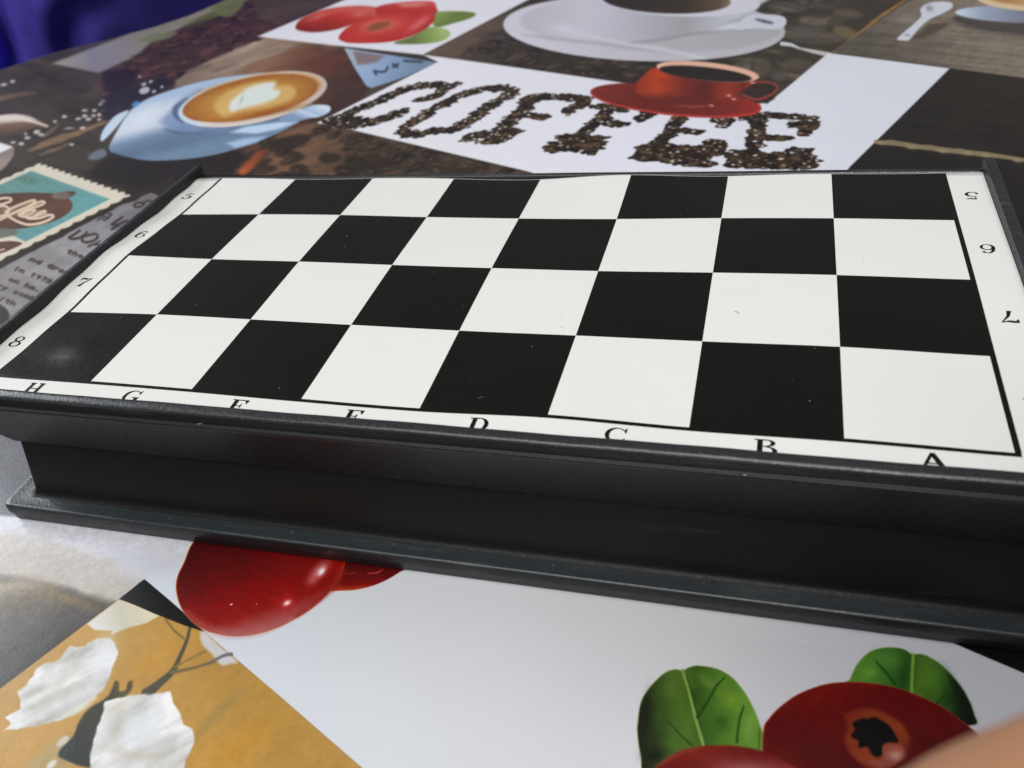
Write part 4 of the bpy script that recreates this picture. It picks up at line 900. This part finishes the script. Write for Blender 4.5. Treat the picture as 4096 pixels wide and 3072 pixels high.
# thin lip along the fold at the back
lv_, lf_ = [], []
xs = np.linspace(-121.5, 122, 50)
for x_ in xs:
    yo = 56.9 + .011 * x_
    for dy, z_ in ((-1.6, -1.2), (-1.5, -.5), (-1.2, -.35), (-.3, -.25), (.15, -.4), (.3, -.9), (.3, -1.6)):
        lv_.append(W(x_, yo + dy, z_ + .05 * math.sin(x_ * .09)))
for k in range(len(xs) - 1):
    for i in range(6):
        lf_.append((k * 7 + i, (k + 1) * 7 + i, (k + 1) * 7 + i + 1, k * 7 + i + 1))
mesh_obj("back_lip", lv_, lf_, plastic_rim, box, smooth=True)

# ---- playing sheet, gently warped
HG = np.array([[-.2, -.5, -.55, -.7, -1.3, .15, -.6, 0, -.1],
               [-0.32, -0.06, -0.03, -0.46, -0.64, -0.5, 0.07, 0.31, 0.07],
               [0.91, 0.44, 0.39, 0.1, -0.05, -0.08, 0.34, 0.56, 0.27],
               [-0.22, 0.3, 0.15, -0.04, -0.2, 0.01, 0.09, 0.39, -0.15],
               [0.0, 0.1, -0.02, -0.44, -0.57, 0.38, -0.18, 0.02, -0.37]])
def cr(p0, p1, p2, p3, t): return .5 * (2 * p1 + (p2 - p0) * t + (2 * p0 - 5 * p1 + 4 * p2 - p3) * t * t + (3 * p1 - p0 - 3 * p2 + p3) * t ** 3)
CX1, CY1 = 97.0, 44.0
def hz(x, y):
    gx = min(7.999, max(0, x / 28 + 4)); gy = min(3.999, max(0, 2 - y / 28))
    i = int(gx); j = int(gy); fx = gx - i; fy = gy - j; r = []
    for jj in (j - 1, j, j + 1, j + 2):
        R_ = HG[min(4, max(0, jj))]
        r.append(cr(R_[max(0, i - 1)], R_[i], R_[i + 1], R_[min(8, i + 2)], fx))
    h = cr(*r, fy)
    # crumple near the H8 corner
    d1 = math.exp(-(((x + CX1) / 4.2) ** 2 + ((y + CY1) / 3.2) ** 2)); d2 = math.exp(-(((x + CX1 + 5) / 6.5) ** 2 + ((y + CY1 + 6) / 3.6) ** 2))
    h += .5 * d1 - .32 * d2
    h += .16 * math.sin(y * .33 + 1) * max(0, (-x - 104) / 16)
    return h
YB = 54.5
def yb(x): return YB + .35 * math.sin(x * .11 + .5) + .006 * x
EDGE = 0.0
def sy(x, y):                       # squeeze the last bit of the back row to the cut edge
    return y if y < 28 else 28 + (y - 28) * (yb(x) - EDGE - 28) / 28.0
def patch(x0, x1, y0, y1, nx_, ny_, off):
    V, F = [], []
    for j in range(ny_ + 1):
        for i in range(nx_ + 1):
            x = x0 + (x1 - x0) * i / nx_; y = y0 + (y1 - y0) * j / ny_
            V.append(W(x, sy(x, y), hz(x, y) + off))
    for j in range(ny_):
        for i in range(nx_):
            k = j * (nx_ + 1) + i; F.append((k, k + 1, k + nx_ + 2, k + nx_ + 1))
    return V, F
def sheet_mat(name, col, rough, cv=0.0):
    m = mat(name, col, rough, .38, bump=.012, bscale=900, rvar=.03, cvar=cv, cscale=60)
    N = m.node_tree.nodes; L = m.node_tree.links; b = N["Principled BSDF"]
    # broad gentle waviness of the laminated card
    tcn = N.new("ShaderNodeTexCoord"); n = N.new("ShaderNodeTexNoise"); n.inputs["Scale"].default_value = 34; n.inputs["Detail"].default_value = 2
    L.new(tcn.outputs["Object"], n.inputs["Vector"])
    bp = N.new("ShaderNodeBump"); bp.inputs["Strength"].default_value = .35; bp.inputs["Distance"].default_value = .0012
    L.new(n.outputs["Fac"], bp.inputs["Height"])
    old = [l for l in L if l.to_node == b and l.to_socket.name == "Normal"][0].from_node
    L.new(bp.outputs["Normal"], old.inputs["Normal"])
    return m
paper = sheet_mat("sheet_white", srgb(236, 237, 234, .93), .30)
inkm = sheet_mat("sheet_black", srgb(15, 12, 9), .28, .35)
V, F = patch(-121.9, 122.2, -63.9, 56, 90, 44, 0)
# give the sheet an edge thickness downwards at the back
k0 = len(V); nx1 = 91
for i in range(nx1): V.append((V[44 * nx1 + i][0], V[44 * nx1 + i][1], V[44 * nx1 + i][2] - .0004))
for i in range(nx1 - 1): F.append((44 * nx1 + i, 44 * nx1 + i + 1, k0 + i + 1, k0 + i))
sheet = mesh_obj("playing_sheet", V, F, paper, box, smooth=True)
EDGE = 0.45            # a hair of white card shows beyond the printed squares at the cut edge
def strip(x0, x1, y0, y1, nx_, ny_, name="border_line"):
    V, F = patch(x0, x1, y0, y1, nx_, ny_, .045); mesh_obj(name, V, F, inkm, sheet, smooth=True)
strip(-113.0, 113.0, -57.0, -56.0, 64, 1); strip(-113.0, -112.0, -56, 56, 1, 40); strip(112.0, 113.1, -56, 56, 1, 40)
for j in range(4):
    for i in range(8):
        dark = (i + j) % 2 == 1
        V, F = patch((i - 4) * 28, (i - 3) * 28, (1 - j) * 28, (2 - j) * 28, 10, 10, .05)
        mesh_obj("dark_square" if dark else "light_square", V, F, inkm if dark else paper, sheet, smooth=True)

# ---- serif characters printed on the border (outlines in a unit box, width x height 1)
def arc(cx, cy, rx, ry, a0, a1, n=14):
    return [(cx + rx * math.cos(math.radians(a0 + (a1 - a0) * k / n)), cy + ry * math.sin(math.radians(a0 + (a1 - a0) * k / n))) for k in range(n + 1)]
def band(outer, inner):              # quads between two polylines of equal length
    return ('band', outer, inner)
def bar(x0, y0, x1, y1): return ('poly', [(x0, y0), (x1, y0), (x1, y1), (x0, y1)])
def P_(*p): return ('poly', list(p))
st, se = .21, .07                   # stem and serif weights
LET = {
 'H': [bar(.13, se, .13 + st, 1 - se), bar(.70, se, .70 + st, 1 - se), bar(.13 + st, .47, .70, .54)] + [bar(x, y, x + .36, y + se) for x in (.03, .60) for y in (0, 1 - se)],
 'F': [bar(.15, se, .15 + st, 1 - se), bar(.03, 0, .47, se), bar(.03, 1 - se, .90, 1), P_((.90, 1 - se), (.84, .70), (.80, .70), (.72, 1 - se)), bar(.15 + st, .48, .58, .54), P_((.58, .36), (.64, .36), (.64, .66), (.58, .66))],
 'E': [bar(.15, se, .15 + st, 1 - se), bar(.03, 0, .90, se), bar(.03, 1 - se, .88, 1), P_((.88, 1 - se), (.83, .70), (.79, .70), (.70, 1 - se)), P_((.72, se), (.86, .32), (.90, .32), (.92, se)), bar(.15 + st, .48, .58, .54), P_((.58, .36), (.64, .36), (.64, .66), (.58, .66))],
 'D': [bar(.15, se, .15 + st, 1 - se), bar(.03, 0, .5, se), bar(.03, 1 - se, .5, 1), band(arc(.48, .5, .47, .5, -90, 90), arc(.46, .5, .29, .445, -90, 90))],
 'C': [band(arc(.52, .5, .47, .51, 38, 322), arc(.56, .5, .32, .445, 48, 312)), P_((.86, .68), (.92, .68), (.94, 1.0), (.90, 1.0), (.82, .86)), P_((.93, .22), (.80, .12), (.76, .2), (.88, .3))],
 'G': [band(arc(.50, .5, .47, .51, 42, 320), arc(.54, .5, .32, .445, 52, 308)), P_((.84, .68), (.90, .68), (.92, 1.0), (.88, 1.0), (.80, .86)), bar(.72, .06, .72 + st, .42), bar(.56, .40, 1.0, .45)],
 'B': [bar(.15, se, .15 + st, 1 - se), bar(.03, 0, .52, se), bar(.03, 1 - se, .50, 1), bar(.15 + st, .50, .52, .55), band(arc(.48, .765, .36, .235, -90, 90), arc(.46, .765, .20, .18, -90, 90)), band(arc(.50, .265, .42, .27, -90, 90), arc(.48, .265, .25, .215, -90, 90))],
 'A': [P_((.42, 1.0), (.58, 1.0), (.96, .04), (.72, .04), (.44, .78)), P_((.42, 1.0), (.50, .86), (.20, .04), (.06, .04)), bar(.24, .30, .70, .38), bar(0, 0, .32, se), bar(.62, 0, 1.0, se)],
 '5': [band(arc(.42, .31, .42, .32, 112, -150, 22), arc(.38, .31, .26, .25, 112, -150, 22)), P_((.20, .52), (.26, .60), (.30, .98), (.22, 1.0)), P_((.22, .86), (.30, .86), (.70, .85), (.86, 1.0), (.74, .96), (.22, 1.0)), ('poly', arc(.13, .22, .09, .09, 0, 330, 10))],
 '6': [band(arc(.50, .32, .40, .32, 0, 360, 24), arc(.52, .31, .23, .26, 0, 360, 24)), band([(.10, .32), (.12, .60), (.24, .84), (.46, 1.0), (.70, .97)], [(.26, .36), (.29, .60), (.40, .82), (.52, .93), (.68, .90)]), ('poly', arc(.74, .86, .09, .09, 0, 330, 10))],
 '7': [P_((.06, .70), (.12, .70), (.20, .84), (.10, 1.0), (.06, 1.0)), P_((.10, .98), (.20, .84), (.50, .80), (.80, .90), (.92, 1.0), (.86, 1.0), (.66, .94), (.30, 1.0)), P_((.92, 1.0), (.80, .90), (.46, .48), (.30, 0), (.54, 0), (.58, .40))],
 '8': [band(arc(.50, .76, .34, .25, 0, 360, 24), arc(.50, .76, .20, .18, 0, 360, 24)), band(arc(.50, .27, .42, .28, 0, 360, 24), arc(.50, .27, .24, .21, 0, 360, 24))],
}
def letter(ch, cx, cy, w, h, flip=False, nm="letter", kz=.05):
    V, F = [], []
    def pt(a, b):
        a = (a - .5) * w; b = (b - .5) * h
        if flip: a, b = -a, -b
        x, y = cx + a, cy + b
        return W(x, sy(x, y), hz(x, y) + kz)
    zz = 0
    for el in LET[ch]:
        b0 = len(V); kz = .05 + zz * .004; zz += 1
        if el[0] == 'poly':
            V += [pt(*p) for p in el[1]]; F.append(tuple(range(b0, len(V))))
        else:
            n = len(el[1]); V += [pt(*p) for p in el[1]] + [pt(*p) for p in el[2]]
            F += [(b0 + k, b0 + k + 1, b0 + n + k + 1, b0 + n + k) for k in range(n - 1)]
    o = mesh_obj(nm, V, F, inkm, sheet)
    o["label"] = "printed character " + ch
for i, ch in enumerate("HGFEDCBA"):
    letter(ch, (i - 3.5) * 28 + (.4 if ch != 'A' else .6), -60.15 + (.2 if ch in 'AB' else 0), 4.7, 4.15)
for j, ch in enumerate("5678"):
    letter(ch, -118.0 + (.6, .5, .3, .1)[j], 42 - 28 * j - .3, 4.3, 4.3, nm="numeral")
    letter(ch, 117.5, 42 - 28 * j, 4.0, 4.3, True, nm="numeral")

# ---------------------------------------------------------------- dust and lint lying on the box
dv, df = [], []
def fleck(x, y, z, a, b, ang):
    r = math.radians(ang); c, s_ = math.cos(r), math.sin(r); k = len(dv)
    for u, v, w_ in ((-1, 0, 0), (0, -1, 0), (1, 0, 0), (0, 1, 0), (0, 0, 1), (0, 0, -.3)):
        X = u * a; Y = v * b
        dv.append(W(x + X * c - Y * s_, y + X * s_ + Y * c, z + w_ * b * .8))
    for t in ((0, 1, 4), (1, 2, 4), (2, 3, 4), (3, 0, 4), (1, 0, 5), (2, 1, 5), (3, 2, 5), (0, 3, 5)): df.append(tuple(k + m_ for m_ in t))
rd = random.Random(5)
known = [(-61.5, 38.0), (-48, 15), (-46, 9), (-29.5, -23), (23, -20), (24, -25), (63, -17), (45, 30), (8, -45), (-11.5, -49), (19, -33), (-75, -23), (-94, -30), (34, -36), (79, -29), (-35, -53), (-2, -18), (-15, -3), (-88, -6), (78, -46), (90, 8), (60, 41)]
for x_, y_ in known:
    fleck(x_, y_, hz(x_, y_) + .1, rd.uniform(.12, .28), .09, rd.uniform(0, 180))
for k in range(46):
    x_ = rd.uniform(-108, 110); y_ = rd.uniform(-54, 52); fleck(x_, y_, hz(x_, y_) + .08, rd.uniform(.05, .12), .05, rd.uniform(0, 180))
fleck(12.5, -52, .3, .9, .05, 25); fleck(62.5, -16.5, hz(62.5, -16.5) + .12, .65, .17, -12)
for x_ in (-60, -30, -38, 20, 75, -4, 96, 50): fleck(x_, -65.5 + rd.uniform(-.8, 1), 2.6, rd.uniform(.12, .3), .08, rd.uniform(0, 180))
for x_ in (-104, -36, 21, 28, -10, 60, -70): fleck(x_, -65.6 + rd.uniform(-1, 1), -34.05, rd.uniform(.15, .5), .08, rd.uniform(0, 180))
fleck(-46, -68.2, 1.1, .7, .12, 20); fleck(67, -68.4, .6, .5, .15, 5)
for x_, l_ in ((73, 1.1), (83, 1.6), (98, .9), (79, .5)): fleck(x_, 57.6, .5, .12, .08, 80); fleck(x_, 57.9, 1.0, .10, .07, 80)
for k in range(70):
    x_ = rd.uniform(-80, 118); y_ = rd.uniform(-135, -71); fleck(x_, y_, -40.72, rd.uniform(.05, .16), .05, rd.uniform(0, 180))
du_ = mesh_obj("dust", dv, df, mat("lint", srgb(150, 148, 142), .9)); du_["kind"] = "stuff"; du_["label"] = "pale dust specks and lint on the chess box and cloth"

# ---------------------------------------------------------------- fingertip reaching into the lower right corner
M3 = camo.rotation_euler.to_matrix(); CL = Vector(camo.location)
def cam_pt(x, y, d): return CL + M3 @ Vector((x, y, -d))
skin = mat("skin", srgb(178, 130, 98), .55, .4, bump=.35, bscale=1800, cvar=.12, cscale=120, sss=.25)
base = cam_pt(.0395, -.0395, .050)
# the finger's own axis in world space
p_tip = cam_pt(.0146, -.0378, .0480); p_mid = cam_pt(.0316, -.0291, .0500); p_kn = cam_pt(.050, -.0240, .052); p_end = cam_pt(.078, -.028, .060)
ax = spline(np.array([tuple(p_tip), tuple(p_mid), tuple(p_kn), tuple(p_end)]), 14, False)
rad = np.interp(np.linspace(0, 1, len(ax)), [0, .02, .06, .12, .3, .42, .6, .72, .9, 1], [.0008, .0034, .0058, .0074, .0084, .0082, .0088, .0094, .0098, .0104])
fv, ff = [], []; nseg = 28
for k, p in enumerate(ax):
    t_ = Vector(ax[min(k + 1, len(ax) - 1)] - ax[max(k - 1, 0)]).normalized()
    up = Vector((0, 0, 1)); s1 = t_.cross(up).normalized(); s2 = s1.cross(t_).normalized()
    for i in range(nseg):
        a_ = 2 * math.pi * i / nseg
        crease = 1 - .03 * math.exp(-((k - 22) / 1.2) ** 2) - .03 * math.exp(-((k - 30) / 1.2) ** 2)
        v = Vector(p) + (s1 * math.cos(a_) * 1.04 + s2 * math.sin(a_) * .92) * float(rad[k]) * crease
        fv.append(tuple(v))
for k in range(len(ax) - 1):
    for i in range(nseg):
        j = (i + 1) % nseg; ff.append((k * nseg + i, k * nseg + j, (k + 1) * nseg + j, (k + 1) * nseg + i))
ff.append(tuple(range(nseg - 1, -1, -1))); ff.append(tuple((len(ax) - 1) * nseg + i for i in range(nseg)))
fg = empty("person", tuple(base), "blurred finger of a person's hand entering the bottom right corner above the tablecloth", "person")
def tube(pts, rads, sub=6, squash=1.0):
    P = spline(np.array([tuple(cam_pt(*p)) for p in pts]), sub, False)
    R_ = np.interp(np.linspace(0, 1, len(P)), np.linspace(0, 1, len(rads)), rads)
    k0 = len(fv); n = 20
    e1 = M3 @ Vector((0, 1, 0)); e2 = M3 @ Vector((0, 0, 1))
    for k, p in enumerate(P):
        t_ = Vector(P[min(k + 1, len(P) - 1)] - P[max(k - 1, 0)]).normalized()
        a1 = (e1 - t_ * e1.dot(t_)); a1 = a1.normalized() if a1.length > 1e-3 else e2; a2 = t_.cross(a1).normalized()
        for i in range(n):
            a_ = 2 * math.pi * i / n
            fv.append(tuple(Vector(p) + (a1 * math.cos(a_) + a2 * math.sin(a_) * squash) * float(R_[k])))
    for k in range(len(P) - 1):
        for i in range(n):
            j2 = (i + 1) % n; ff.append((k0 + k * n + i, k0 + k * n + j2, k0 + (k + 1) * n + j2, k0 + (k + 1) * n + i))
    ff.append(tuple(k0 + i for i in range(n - 1, -1, -1))); ff.append(tuple(k0 + (len(P) - 1) * n + i for i in range(n)))
tube([(.066, -.026, .058), (.088, -.044, .064), (.120, -.052, .066), (.150, -.055, .066), (.175, -.058, .067), (.250, -.072, .072)], [.012, .026, .037, .035, .029, .027, .029, .032], 6, .42)
tube([(.086, -.044, .066), (.052, -.053, .066), (.047, -.056, .078), (.060, -.055, .086), (.072, -.054, .086)], [.0102, .0092, .0088, .0082, .0078, .0070, .0035])
tube([(.090, -.060, .068), (.060, -.069, .066), (.056, -.071, .078), (.068, -.070, .085), (.080, -.068, .085)], [.0100, .0090, .0085, .0079, .0074, .0066, .0033])
tube([(.096, -.074, .068), (.072, -.083, .064), (.069, -.084, .074), (.078, -.083, .080), (.086, -.081, .080)], [.0088, .0080, .0075, .0068, .0064, .0058, .0030])
tube([(.142, -.038, .058), (.118, -.014, .046), (.096, .000, .038), (.078, .006, .034), (.066, .008, .034)], [.015, .0135, .0112, .0105, .0102, .0085, .004])
hand = mesh_obj("hand", fv, ff, skin, fg, smooth=True)
rm = hand.modifiers.new("one_surface", 'REMESH'); rm.mode = 'VOXEL'; rm.voxel_size = .0011; rm.use_smooth_shade = True
sm_ = hand.modifiers.new("soften", 'SMOOTH'); sm_.factor = .5; sm_.iterations = 5
nvv, nff = [], []
for k in range(2, 9):
    p = ax[k]; t_ = Vector(ax[k + 1] - ax[k - 1]).normalized(); up = Vector((0, 0, 1)); s1 = t_.cross(up).normalized(); s2 = s1.cross(t_).normalized()
    for i in range(9):
        a_ = math.radians(-90 + (i - 4) * 11)
        nvv.append(tuple(Vector(p) + (s1 * math.cos(a_) * 1.04 + s2 * math.sin(a_) * .94) * (float(rad[k]) + .00035)))
for k in range(6):
    for i in range(8): nff.append((k * 9 + i, k * 9 + i + 1, (k + 1) * 9 + i + 1, (k + 1) * 9 + i))
mesh_obj("fingernail", nvv, nff, mat("nail", srgb(214, 168, 150), .3), fg, smooth=True)
